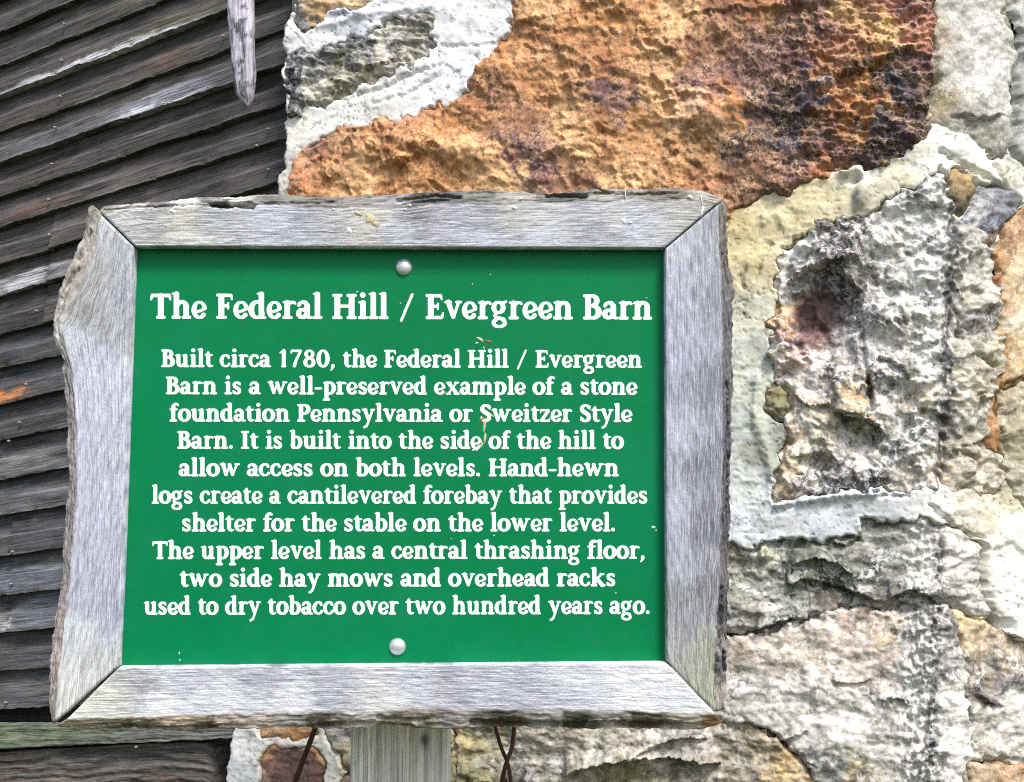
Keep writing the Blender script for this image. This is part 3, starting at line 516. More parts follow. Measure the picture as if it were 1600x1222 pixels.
def wall_uvP(X, Y, H):
    P, n = wall_base(X, Y); return P+n*H[..., None]
MX0, MX1, MY0, MY1, MS = 345, 1905, -660, 1760, 2.5
LEFT = [(470, -700), (460, -10), (450, 20), (436, 52), (441, 88), (434, 115), (441, 140), (438, 185), (440, 230), (436, 262), (428, 285), (424, 320), (415, 420), (405, 600), (392, 900), (372, 1110), (358, 1150), (352, 1190), (348, 1230), (340, 1400), (338, 1800)]
def wall_left(Y):
    L = np.array(LEFT, float); return np.interp(Y, L[:, 1], L[:, 0])
# mortar: level and colour by control point
MORT = [(445, 60, .010), (470, 70, .006), (600, 25, .012), (720, 60, .010), (700, 140, .012), (600, 170, .010), (480, 210, .004), (440, 250, .004), (1160, 400, .012), (1250, 340, .016), (1340, 300, .020), (1420, 265, .020), (1480, 225, .020), (1540, 280, .018), (1600, 330, .016), (1180, 550, .008), (1190, 700, .010), (1200, 810, .022), (1300, 800, .022), (1400, 795, .020), (1470, 795, .024), (1520, 815, .016), (1560, 860, .020), (1580, 930, .024), (380, 1180, .012), (440, 1160, .010), (520, 1180, .006), (800, 600, .004), (900, 900, .004), (1150, 1130, -.004), (1500, 1100, -.004), (1580, 140, -.006), (1584, 60, -.006), (1573, 0, -.006), (1590, 220, -.004), (1550, 450, -.002), (1552, 400, -.002), (1550, 540, -.004), (1550, 640, -.006), (1570, 760, 0.0), (1290, 1240, -.004), (1560, 330, -.004), (1800, 900, .004), (800, -400, .004), (800, 1500, .004), (1456, 120, -.006)]
WH, CR, GW = (244, 244, 246), (232, 220, 184), (214, 218, 206)
MCOL = [(450, 60, *WH), (560, 50, 238, 240, 250), (700, 60, *WH), (700, 130, 246, 248, 254), (600, 165, 240, 240, 236), (470, 210, 232, 232, 224), (445, 280, 216, 214, 206), (440, 180, *WH), (730, 20, 246, 246, 246), (1160, 350, 226, 208, 160), (1200, 330, *CR), (1250, 330, 236, 222, 182), (1320, 320, 226, 216, 180), (1345, 320, 190, 188, 168), (1400, 275, 240, 234, 208), (1350, 275, 240, 236, 222), (1440, 260, 246, 244, 234), (1180, 400, 230, 216, 168), (1210, 400, 240, 228, 190), (1160, 440, 216, 204, 172), (1180, 480, 222, 220, 200), (1170, 560, *GW), (1190, 620, 206, 210, 194), (1160, 680, 220, 226, 222), (1190, 700, 176, 180, 166), (1180, 760, 216, 222, 220), (1180, 820, 228, 234, 242), (1280, 800, 226, 232, 240), (1380, 800, 214, 220, 226), (1400, 780, 222, 224, 226), (1460, 790, 244, 243, 240), (1500, 800, 232, 226, 212), (1530, 800, 222, 212, 190), (1560, 830, 244, 240, 226), (1580, 880, 236, 240, 230), (1590, 940, 250, 250, 248), (1570, 760, 190, 184, 160), (1480, 230, 244, 244, 240), (1540, 280, 238, 236, 224), (1590, 330, 240, 238, 226), (1590, 250, 196, 198, 186), (1580, 100, 150, 152, 134), (380, 1180, *WH), (395, 1150, 240, 240, 236), (440, 1160, 240, 232, 220), (515, 1190, 240, 238, 230), (540, 1185, 236, 226, 200), (720, 1150, 176, 166, 130), (1150, 1130, 150, 140, 128), (1500, 1000, 150, 140, 120), (1500, 1150, 170, 166, 156), (1290, 1200, 190, 180, 160), (800, 700, *GW), (1552, 650, 120, 96, 60), (1456, 120, 190, 160, 120)]
mx = np.arange(MX0, MX1, MS); my = np.arange(MY0, MY1, MS)
X, Y = np.meshgrid(mx, my)
hid = np.zeros(X.shape)
H = field(X, Y, MORT, 1.6, 14, 30, 7)[..., 0]; H = np.where(H > 0, H*.62, H)
col = field(X, Y, MCOL, 1.8, 16, 26, 8)
tex = fbm(X/70, Y/50, 101, 3, .4)*.0034+(scoop(X/60+fbm(X/50, Y/50, 4)*.5, Y/40, 102, .35, .3))*.0045+fbm(X/16, Y/10, 102, 3, .5)*.00025+np.clip(ridged(X/90+.5*fbm(X/50, Y/50, 4), Y/30, 103, 4, .45)-1.15, 0, 1)*.0026*smooth(1480, 1440, X)
ang = np.exp(-((Y-(520-.42*X+30))/90)**2)
H = H+tex
for P_, dp, wd in [([(500, 45), (560, 30), (610, 20), (680, 12)], -.004, 5), ([(520, 20), (545, 16), (566, 24)], -.006, 6), ([(560, 150), (600, 140), (640, 120), (690, 105)], .005, 3), ([(585, 165), (640, 150), (690, 120)], .004, 2.5), ([(690, 75), (740, 74), (775, 70)], .004, 2),
                  ([(690, 118), (700, 105), (720, 120)], .004, 2), ([(1195, 345), (1215, 335), (1225, 352)], -.004, 8), ([(1165, 420), (1156, 445), (1164, 450)], .006, 3), ([(1205, 385), (1190, 410), (1180, 440)], .004, 3), ([(1250, 785), (1300, 776), (1370, 770)], -.007, 5), ([(1375, 776), (1420, 776)], .005, 2.5), ([(1215, 790), (1235, 786)], -.007, 5),
                  ([(1450, 790), (1490, 830), (1530, 842)], .009, 3), ([(1462, 240), (1500, 262), (1545, 290)], .012, 3), ([(1535, 242), (1560, 290), (1575, 310)], .010, 3), ([(1545, 860), (1570, 850), (1595, 875)], .006, 4), ([(1530, 860), (1527, 910), (1535, 950), (1550, 972)], .014, 4), ([(1100, 990), (1190, 988), (1262, 969), (1314, 949), (1356, 953), (1399, 951), (1459, 942), (1485, 947), (1527, 968), (1570, 978)], .020, 9), ([(1496, 950), (1504, 1010), (1512, 1080), (1513, 1190)], .012, 7), ([(1514, 1189), (1600, 1197)], .012, 6), ([(1150, 1127), (1200, 1140), (1260, 1192), (1290, 1250)], .012, 7), ([(1185, 590), (1180, 640), (1195, 700), (1210, 740)], -.006, 9)]:
    H += crack(X, Y, P_, dp, wd, 3, 110)
# small weathered chips and pits in the mortar
hair = np.exp(-(fbm(X/80, Y/60, 105, 4, .55)/.016)**2)*smooth(.0, .3, fbm(X/120, Y/90, 107, 2)+.1); H -= hair*.0016; H -= smooth(.85, 1.1, fbm(X/22, Y/8+X/60, 108, 4, .6)+.4*fbm(X/80, Y/60, 109, 2))*.0016; H += fbm(X/7, Y/7, 110, 2)*.00028
H += blob(X, Y, 1348, 306, 12, 26, 8, .012, 3)+blob(X, Y, 1330, 272, 18, 9, -10, .012, 3)+blob(X, Y, 1338, 285, 8, 8, 0, -.010)
stain = smooth(.15, .75, fbm(X/9, Y/6, 106, 4, .6)+.25*fbm(X/60, Y/40, 107, 2)); 
keepm = np.ones(X.shape, bool); fadein = np.full(X.shape, 1e3)
stone_sd = {}
for i, s in enumerate(ST):
    P = np.array(s['poly'], float); x0, y0 = P.min(0)-14; x1, y1 = P.max(0)+14
    j0, j1 = np.searchsorted(mx, [x0, x1]); i0, i1 = np.searchsorted(my, [y0, y1])
    if j1-j0 < 2 or i1-i0 < 2: continue
    Xs, Ys = X[i0:i1, j0:j1], Y[i0:i1, j0:j1]
    r = s['rough']; Xw = Xs+fbm(Xs/20, Ys/20, 120+i, 4, .42)*r*1.5; Yw = Ys+fbm(Xs/20+50, Ys/20, 130+i, 4, .42)*r*1.5
    d = seg_dist(Xw, Yw, P, True)
    H[i0:i1, j0:j1] -= smooth(-.8, 3.6, d)*.030+smooth(-6, 0, d)*.0010
    H[i0:i1, j0:j1] += np.exp(-((d+4)/4)**2)*.0010
    keepm[i0:i1, j0:j1] &= d < 6
# left edge of the wall: returns back into the barn siding behind it
dl = X-wall_left(Y)+fbm(X/16, Y/16, 140, 4)*4
H -= smooth(14, -6, dl)**2*.06+np.clip(2-dl, 0, 40)*.004
keepm &= dl > -26
gp = smooth(.35, .9, fbm(X/13, Y/9, 141, 4, .6)); gcol = col*(1-.22*gp[..., None])
dark = smooth(.8, 1.1, fbm(X/12, Y/5+X/30, 142, 4, .65)+.4*fbm(X/50, Y/50, 143, 2)); gcol = gcol*(1-.45*dark[..., None]); gcol = gcol*(1-.3*hair[..., None]); dirt = smooth(.1, .8, fbm(X/50, Y/40, 144, 5, .6))*(.35+.65*smooth(1100, 1200, X)); gcol = gcol*(1-.10*dirt[..., None]*np.array((.8, .85, 1.15)))
q = grid_faces(len(my), len(mx), keepm)
V = wall_uvP(X, Y, H).reshape(-1, 3)
q, V, C_, K_ = compact(q, V, (lin(gcol)*KA).reshape(-1, 3), (.5*stain).ravel())
mesh('mortar', V, q, M_mort, wall, col=C_, attrs={'fleck': K_})
cx_, cy_ = np.meshgrid(np.arange(MX0+90, MX1, 20.), np.arange(MY0, MY1, 20.))
mesh('rubble_core', wall_uvP(cx_, cy_, np.full(cx_.shape, -.045)).reshape(-1, 3), grid_faces(*cx_.shape), M_mort, wall, col=np.full((cx_.size, 3), .22), attrs={'fleck': np.zeros(cx_.size)})
for i, s in enumerate(ST):
    P = np.array(s['poly'], float); x0, y0 = P.min(0)-8; x1, y1 = P.max(0)+8; st = s['step']
    Xs, Ys = np.meshgrid(np.arange(x0, x1+st, st), np.arange(y0, y1+st, st))
    r = s['rough']; Xw = Xs+fbm(Xs/20, Ys/20, 120+i, 4, .42)*r*1.5; Yw = Ys+fbm(Xs/20+50, Ys/20, 130+i, 4, .42)*r*1.5
    d = seg_dist(Xw, Yw, P, True)
    lv = field(Xs, Ys, MORT, 1.6)[..., 0]
    Hs = s['base']+s['relief'](Xs, Ys)-s['edrop']*.35*(1-smooth(0, s['edge'], d))*smooth(-.35, .45, fbm(Xs/60, Ys/60, 190+i, 3))-smooth(2, -6, d)*.014
    Hs -= smooth(12, -4, Xs-wall_left(Ys))**2*.06
    c = field(Xs, Ys, s['cols'], 2.6, s['warp'], 24, 150+i)
    fb = fbm(Xs/18, Ys/12, 160+i, 5, .66); c = c*(1+(.24 if s['mat'] is M_grey else .14)*fb[..., None])
    if s['mat'] is M_grey:
        dk = smooth(.25, .6, fbm(Xs/30, Ys/16, 175+i, 5, .68)); c = c*(1-.22*dk[..., None])
        c = c*np.array((1.05, 1.04, 1.01))
    if s['mat'] is M_iron:
        vein = smooth(.25, .7, fbm(Xs/24, Ys/34, 170, 5, .65))*smooth(1280, 1100, Xs); c = c*(1-vein[..., None]*.5)+np.array((150, 104, 84))*vein[..., None]*.5
        yl = smooth(.2, .8, fbm(Xs/14, Ys/22, 171, 5, .65))*smooth(1300, 1080, Xs); c = c*(1-yl[..., None]*.45)+np.array((228, 180, 126))*yl[..., None]*.45
        dk = smooth(.35, .75, fbm(Xs/10, Ys/10, 172, 4, .65)); c = c*(1-.34*dk[..., None])
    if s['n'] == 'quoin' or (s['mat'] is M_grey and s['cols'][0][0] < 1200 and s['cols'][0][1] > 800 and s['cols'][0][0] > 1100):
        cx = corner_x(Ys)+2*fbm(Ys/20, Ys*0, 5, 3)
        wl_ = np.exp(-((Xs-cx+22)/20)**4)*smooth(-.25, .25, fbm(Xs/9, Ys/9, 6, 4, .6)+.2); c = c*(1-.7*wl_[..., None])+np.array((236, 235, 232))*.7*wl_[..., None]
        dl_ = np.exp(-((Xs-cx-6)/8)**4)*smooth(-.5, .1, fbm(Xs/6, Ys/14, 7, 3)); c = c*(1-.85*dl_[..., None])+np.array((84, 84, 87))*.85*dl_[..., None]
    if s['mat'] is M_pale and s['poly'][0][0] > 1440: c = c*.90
    fk = np.clip(s['fleck']*(.75+.9*fbm(Xs/40, Ys/40, 180+i, 4)), 0, 1)
    if s['n'] == 'quoin': fk = fk*(1-dl_)*(1-.95*blob(Xs, Ys, 1276, 492, 54, 62, -20, 1, 4))*(1-.5*smooth(1460, 1480, Xs))
    q = grid_faces(*Xs.shape, d > -5)
    if len(q) == 0: continue
    V = wall_uvP(Xs, Ys, Hs).reshape(-1, 3)
    q, V, C_, K_ = compact(q, V, (lin(np.clip(c, 0, 255))*KA).reshape(-1, 3), fk.ravel())
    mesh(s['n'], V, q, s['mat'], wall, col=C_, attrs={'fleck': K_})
# ================================================================ clapboard siding of the barn, receding to the left
VP = np.array([-2970., 1283.])
_v = ray(VP[0], VP[1]); _v = _v/np.linalg.norm(_v)
_nn = np.cross(_v, [0, 0, 1.]); _nn /= np.linalg.norm(_nn)
if _nn[1] > 0: _nn = -_nn
sid = Plane(at(440, 300, 1.84), _nn)
M_clap = N('weathered_clapboard', .85, .3)
def _clap():
    m = M_clap; v = m.vec('UV', (10, 330, 1)); v2 = m.vec('UV', (5, 60, 1)); v3 = m.vec('UV', (30, 900, 1))
    a = m.noise(v, 1, 8, .72, .25); b = m.noise(v2, 1, 6, .65, .5); c = m.noise(v3, 1, 4, .7)
    f = m.mth('ADD', m.mth('MULTIPLY', a, .9), m.mth('ADD', m.mth('MULTIPLY', b, .5), m.mth('MULTIPLY', c, .5)))
    k = m.ramp(f, .80, 1.10, .2, 1.95)
    col = m.mix(1.0, m.attr('Col'), m.n('ShaderNodeCombineXYZ', {0: k, 1: k, 2: k}).outputs[0], 'MULTIPLY')
    ck = m.noise(m.vec('UV', (5, 520, 1)), 1, 4, .6, .1)
    col = m.mix(m.mth('MULTIPLY', m.ramp(ck, .60, .66), .75), col, (.008, .008, .008))
    fl = m.noise(m.vec('UV', (12, 620, 1)), 1, 5, .7, .2)
    col = m.mix(m.mth('MULTIPLY', m.ramp(fl, .57, .66), m.attr('fleck', 'Fac')), col, tuple(lin((190, 190, 196))*.7))
    m.out(col, m.bump(f, .8, .003))
_clap()
M_nail = N('old_nail', .5, .5); M_nail.b.inputs['Metallic'].default_value = .6; M_nail.out((.32, .31, .30))
sroot = sid.hit(np.array(200.), np.array(611.)); sroot[2] = 0
siding = empty('barn_siding', tuple(sroot), 'dark weathered clapboard barn wall left of the stone pier', 'wall')
YK = [-480, -422, -364, -308, -253, -199, -147, -97, -48, 4, 56, 109, 157, 212, 260, 312, 359, 416, 464, 526, 579, 634, 690, 751, 807, 870, 931, 989, 1048, 1107]
def line_y(yk, px): return yk+(VP[1]-yk)*(np.asarray(px, float)-0)/VP[0]*-1*-1
BASEC = (66, 62, 60)
def board(i, ya, yb, x0=-420., x1=None, uvo=0., tint=BASEC, step=2.4, rows=18, push=.0, fl=.25, endw=1.0, extra=None):
    """one clapboard between the butt line ya above and its own butt line yb; photo-space seeds on the siding plane"""
    rs = np.random.RandomState(1000+i)
    if x1 is None: x1 = 470.
    xs = np.arange(x0, x1+step, step); xs = np.r_[np.arange(-1700., -424., 16.), xs] if x0 < -400 else xs; n = len(xs)
    # v = -0.25 (tucked under the board above) .. 1 (butt), then the butt edge turns back
    vv = np.r_[np.linspace(-.18, 1, rows), [1.0, 1.0, .97]]
    Xg, Vg = np.meshgrid(xs, vv)
    up = line_y(ya, Xg); lo = line_y(yb, Xg)
    wob = fbm(Xg/70+i*9, Xg*0+i, 200+i, 4, .6)*2.0*endw+fbm(Xg/9, Xg*0+i*3, 230, 3)*.7
    lo = lo+wob
    Yg = up+(lo-up)*Vg
    prof = np.interp(Vg, [-.18, .0, .10, .42, .50, .58, .8, 1.0], [-.005, -.0035, -.0025, .0002, .0045, .0052, .0080, .0108])
    g = fbm(Xg/60, (Vg+i*3)*9, 300+i, 5, .62)*.0013+ridged(Xg/120+i, (Vg+i*7)*13+fbm(Xg/80, Vg*3, 5)*.6, 320+i, 3)*.0008
    off = prof+g+push
    # splintered butt
    chip = smooth(.4, .9, fbm(Xg/26, Vg*0+i*5, 340+i, 4, .6))*smooth(.86, 1, Vg)*.004; off = off-chip
    off[-3] = off[-4]; off[-2] = off[-4]-.004; off[-1] = off[-4]-.026
    P = sid.hit(Xg, Yg); P = P+sid.n*off[..., None]
    u = (P-P[:, :1])@_v*-1+uvo+i*1.37; vcoord = ((Yg-up)*.0011)+i*.31
    tone = 1+.35*fbm(Xg/130, Vg*1.2+i*4, 360+i, 4)+.10*rs.randn()
    c = np.array(tint, float)+np.zeros(Xg.shape+(1,))
    br = smooth(.1, .7, fbm(Xg/90+7, Vg*2+i*3, 380+i, 4)); c = c*(1-br[..., None]*.5)+np.array((86, 79, 75))*br[..., None]*.5
    # silvery highlight painted into the colour along the weathered mid ridge and butt
    arr = np.exp(-((Vg-.50)/.022)**2)*.7+np.exp(-((Vg-.985)/.03)**2)*.75*smooth(-.2, .5, fbm(Xg/100, Xg*0+i*2, 390+i, 3)); c = c*(1-arr[..., None]*.6)+np.array((160, 160, 160))*arr[..., None]*.6
    if extra:
        for (ex, ew, v0, v1, ec, ea) in extra:
            e = ea*np.exp(-((Xg-ex+12*fbm(Xg/20, Vg*8, 5))/ew)**4)*smooth(v0-.08, v0+.04, Vg+.12*fbm(Xg/40, Vg*3, 6))*smooth(v1+.06, v1-.03, Vg); c = c*(1-e[..., None])+np.array(ec)*e[..., None]
    C = lin(np.clip(c, 0, 255))*KA*np.clip(tone, .5, 1.7)[..., None]
    fk = np.full(Xg.shape, fl)*np.clip(.5+fbm(Xg/60, Vg*2+i, 410+i, 3), 0, 1)+arr*.35
    nr_, nc_ = Xg.shape; q = np.r_[grid_faces(rows, nc_), grid_faces(3, nc_)+rows*nc_]
    mesh('clapboard', P.reshape(-1, 3), q, M_clap.m, siding, col=C.reshape(-1, 3), uv=np.stack([u, vcoord], -1).reshape(-1, 2), attrs={'fleck': fk.ravel()})
LT = (205, 208, 214)
EX = {12: [(160, 160, .84, 1.02, LT, .9), (290, 80, .6, .9, (120, 116, 92), .5)], 14: [(270, 90, .50, 1.0, (150, 152, 164), .75), (100, 130, .6, 1.0, (120, 124, 134), .4), (250, 70, .86, 1.0, LT, .8)], 13: [(270, 40, .5, .9, (118, 96, 84), .6)], 11: [(330, 50, .4, .8, (120, 96, 84), .6), (230, 80, .45, .75, (110, 108, 88), .6)],
      16: [(60, 60, .6, .9, (112, 88, 76), .6), (260, 90, .7, 1.0, (130, 122, 118), .4)], 18: [], 19: [], 21: [(12, 34, .62, .92, (214, 136, 84), .9)], 23: [(40, 60, .5, .9, (140, 140, 138), .4)], 26: [(50, 60, .4, .9, (126, 132, 146), .6)], 27: [(10, 16, .6, .95, (190, 192, 186), .8), (70, 40, .1, .9, (110, 116, 128), .6)], 29: [(60, 60, .2, .9, (120, 122, 124), .5)]}
for i in range(1, len(YK)):
    ya, yb = YK[i-1], YK[i]
    tint = (76, 73, 71) if i < 20 else (78, 79, 81)
    if i in (17, 18, 19):   # butt joint left of the sign
        jx = {17: 84, 18: 80, 19: 75}[i]
        board(i, ya, yb, x1=jx+7.0, tint=tint, extra=[(40, 46, .55, 1.0, (206, 208, 214), .9)] if i == 18 else None, push=-.0012)
        board(i+40, ya, yb, x0=jx+1.0, tint=tint, push=.0022, extra=[(105, 26, .5, .98, (170, 170, 178), .7)] if i == 18 else None)
    elif i in (25, 26, 27):
        board(i, ya, yb, x1=26, tint=tint, push=-.0012, extra=EX.get(i)); board(i+40, ya, yb, x0=21., push=.002, tint=tint, extra=EX.get(i))
    else: board(i, ya, yb, tint=tint, extra=EX.get(i), push=.004 if i in (12, 14) else 0)
# mossy drip board and the heavy sill board below it

def plank(name, top, bot, x0, x1, off0, off1, cfn, seed, rows=26, grain=16, mat=M_clap.m, endr=4):
    xs = np.arange(x0, x1+2, 2.); xs = np.r_[np.arange(-1700., -424., 16.), xs] if x0 < -400 else xs; vv = np.r_[[0, 0.0], np.linspace(0.0, 1, rows), [1.0]]
    Xg, Vg = np.meshgrid(xs, vv)
    ex = lambda L: (lambda L: np.r_[[(-1700., L[0][1]+(L[1][1]-L[0][1])/(L[1][0]-L[0][0])*(-1700.-L[0][0]))], L])(np.array(L, float))
    top, bot = ex(top), ex(bot)
    yt = np.interp(Xg, *np.array(top, float).T)+fbm(Xg/40, Xg*0, seed, 3)*1.2; yb = np.interp(Xg, *np.array(bot, float).T)+fbm(Xg/30, Xg*0, seed+1, 3)*1.5
    Yg = yt+(yb-yt)*Vg
    warp = fbm(Xg/130, Vg*1.2, seed+2, 3)*.5
    gr = np.sin((Vg+warp*.22)*grain*6.283/2+fbm(Xg/70, Vg*4, seed+3, 4)*1.6)
    off = off0+(off1-off0)*Vg+gr*.0016+fbm(Xg/14, Vg*14, seed+4, 4, .6)*.0010
    end = smooth(x1-endr*3, x1+2, Xg); off = off-end**3*.01
    off[0] = off[2]-.03; off[1] = off[2]-.003; off[-1] = off[-2]-.03
    P = sid.hit(Xg, Yg); P = P+sid.n*off[..., None]
    c = cfn(Xg, Vg, gr); u = (P-P[:, :1])@_v*-1+seed; vc = (Yg-yt)*.0011+seed*.3
    fk = np.full(Xg.shape, .25)
    # end grain cap
    q = grid_faces(*Xg.shape); n0 = P.shape[0]*P.shape[1]
    Pb = P[:, -1]-sid.n*.05; V = np.r_[P.reshape(-1, 3), Pb]; nr, nc = Xg.shape
    cap = np.array([[r*nc+nc-1, (r+1)*nc+nc-1, n0+r+1, n0+r] for r in range(nr-1)])
    Cc = (lin(np.clip(c, 0, 255))*KA).reshape(-1, 3); Cc = np.r_[Cc, Cc.reshape(nr, nc, 3)[:, -1]*.8]
    uv = np.stack([u, vc], -1).reshape(-1, 2); uv = np.r_[uv, uv.reshape(nr, nc, 2)[:, -1]+.05]
    return mesh(name, V, np.r_[q, cap], mat, siding, col=Cc, uv=uv, attrs={'fleck': np.r_[fk.ravel(), np.zeros(nr)]})
def c_moss(X, V, g):
    m = smooth(300, 120, X+40*fbm(X/40, V*2, 8)); t = fbm(X/30, V*3, 9, 4)
    return np.array((106, 107, 100))*(1-m[..., None])+np.array((104, 114, 94))*m[..., None]+(t*14)[..., None]
def c_sill(X, V, g):
    b = smooth(.1, .8, fbm(X/100, V*2, 12, 3))[..., None]
    return (np.array((104, 98, 94))*(1-b)+np.array((120, 104, 96))*b)+(g*9)[..., None]
plank('drip_board', [(-420, 1135), (0, 1128), (350, 1128), (430, 1126)], [(-420, 1172), (0, 1166), (90, 1160), (180, 1156), (300, 1151), (430, 1144)], -420, 430, .034, .046, c_moss, 77, rows=12, grain=4)
plank('sill_board', [(-420, 1180), (0, 1172), (100, 1166), (200, 1160), (300, 1155), (345, 1156), (352, 1165)], [(-420, 1262), (0, 1252), (350, 1240)], -420, 352, .030, .034, c_sill, 78, rows=40, grain=11)
plank('sill_board', [(-420, 1268), (0, 1257), (346, 1246)], [(-420, 1380), (0, 1365), (346, 1350)], -420, 346, .030, .036, c_sill, 79, rows=24, grain=11)
for k in range(5):
    plank('sill_board', [(-420, 1386+k*110), (0, 1371+k*108), (342, 1356+k*104)], [(-420, 1490+k*110), (0, 1473+k*108), (342, 1455+k*104)], -420, 342, .030, .036, c_sill, 80+k, rows=12, grain=8)

sx_, sy_ = np.meshgrid(np.r_[np.arange(-1690., 530., 60.), 530.], np.arange(-720., 1920., 60.))
mesh('sheathing', (sid.hit(sx_, sy_)-sid.n*.035).reshape(-1, 3), grid_faces(*sx_.shape), M_clap.m, siding, col=np.full((sx_.size, 3), .03), uv=np.stack([sx_*.001, sy_*.001], -1).reshape(-1, 2), attrs={'fleck': np.zeros(sx_.size)})
# nails
def dome(c, n, r, h, name, mat, parent, seg=14, rings=5, **kw):
    n = np.array(n)/np.linalg.norm(n); a = np.cross(n, [0, 0, 1.]); a /= np.linalg.norm(a); b = np.cross(n, a)
    V = [c+n*h]; 
    for k in range(1, rings+1):
        t = k/rings*math.pi/2
        for j in range(seg):
            p = 2*math.pi*j/seg; V.append(c+n*h*math.cos(t)+(a*math.cos(p)+b*math.sin(p))*r*math.sin(t))
    for j in range(seg): V.append(V[1+(rings-1)*seg+j]-n*.004)
    Fc = [(0, 1+j, 1+(j+1) % seg) for j in range(seg)]
    for k in range(rings): Fc += [(1+k*seg+j, 1+(k+1)*seg+j, 1+(k+1)*seg+(j+1) % seg, 1+k*seg+(j+1) % seg) for j in range(seg)]
    return mesh(name, V, Fc, mat, parent, **kw)
for (x, y) in [(110, 42), (106, 99), (104, 155), (96, 203), (91, 260), (86, 315), (87, 370), (81, 423), (67, 488), (51, 602), (41, 661), (24, 690), (428, 206), (428, 269), (358, 62), (30, 862), (20, 1096), (410, 232), (28, 912), (246, 1160)]:
    ks = int(np.argmin([abs(line_y(k, x)-y-12) for k in YK])); c = sid.hit(np.array(float(x)), np.array(float(y)))+sid.n*(.0155 if y < 1150 else .046)
    dome(c, sid.n, .0022, .0018, 'nail', M_nail.m, siding, 8, 3)
# ================================================================ the sign on its post
_n = FWD*-1.0
tx, tz = math.radians(3.6), math.radians(1.6)
nS = -FWD*math.cos(tx)+UP*math.sin(tx)*1.0; nS = nS/np.linalg.norm(nS)
nS = nS+RIGHT*math.sin(tz); nS /= np.linalg.norm(nS)
SP = Plane(at(620, 710, 1.10), nS)            # plane of the frame's front face
REC = -.015                                   # panel sits this far behind it
def S(px, py, off=0.0): 
    px = np.asarray(px, float); py = np.asarray(py, float)
    return SP.hit(px, py)+np.asarray(off, float)[..., None]*SP.n
post_c = at(628, 1200, 1.195)
sroot2 = (float(post_c[0]), float(post_c[1])+.05, 0.0)
sign = empty('barn_sign', sroot2, 'green information board with white lettering in a rustic grey wood frame on a post', 'sign')
# ---- frame timber
def wood_mat(name, su, sv, saw=.15, lo=.55, hi=1.40, bumpd=.0016):
    m = N(name, .8, .3)
    a = m.noise(m.vec('UV', (su*.5, sv, 1)), 1, 6, .7, 0); b = m.noise(m.vec('UV', (su*.35, sv*.25, 1)), 1, 4, .6, .1); c = m.noise(m.vec('UV', (su*1.6, sv*2.6, 1)), 1, 3, .7)
    wv = m.n('ShaderNodeTexWave', {'Vector': m.vec('UV', (1, 1, 1), math.radians(52)), 'Scale': 21.0, 'Distortion': .7, 'Detail': 2.0, 'Detail Scale': 1.5}, wave_type='BANDS').outputs[1]
    f = m.mth('ADD', m.mth('MULTIPLY', a, .75), m.mth('ADD', m.mth('MULTIPLY', b, .35), m.mth('MULTIPLY', c, .45)))
    k = m.ramp(f, .63, .93, lo, hi); k = m.mth('MULTIPLY', k, m.ramp(m.mth('ADD', wv, m.mth('MULTIPLY', m.noise(m.vec('UV', (30, 30, 1)), 1, 3, .6), 1.1)), .50, 1.15, 1-saw, 1.06))
    col = m.mix(1.0, m.attr('Col'), m.n('ShaderNodeCombineXYZ', {0: k, 1: k, 2: k}).outputs[0], 'MULTIPLY')
    pale = m.noise(m.vec('UV', (34, 520, 1)), 1, 4, .7, 0)
    col = m.mix(m.mth('MULTIPLY', m.ramp(pale, .50, .57), m.attr('fleck', 'Fac')), col, tuple(lin((238, 238, 244))*.8))
    dk = m.noise(m.vec('UV', (9, 760, 1)), 1, 3, .6, 0)
    col = m.mix(m.mth('MULTIPLY', m.ramp(dk, .57, .63), .5), col, tuple(lin((98, 98, 104))*.8))
    m.out(col, m.bump(f, .8, bumpd)); return m.m
M_frame = wood_mat('silvered_wood', 18, 520)
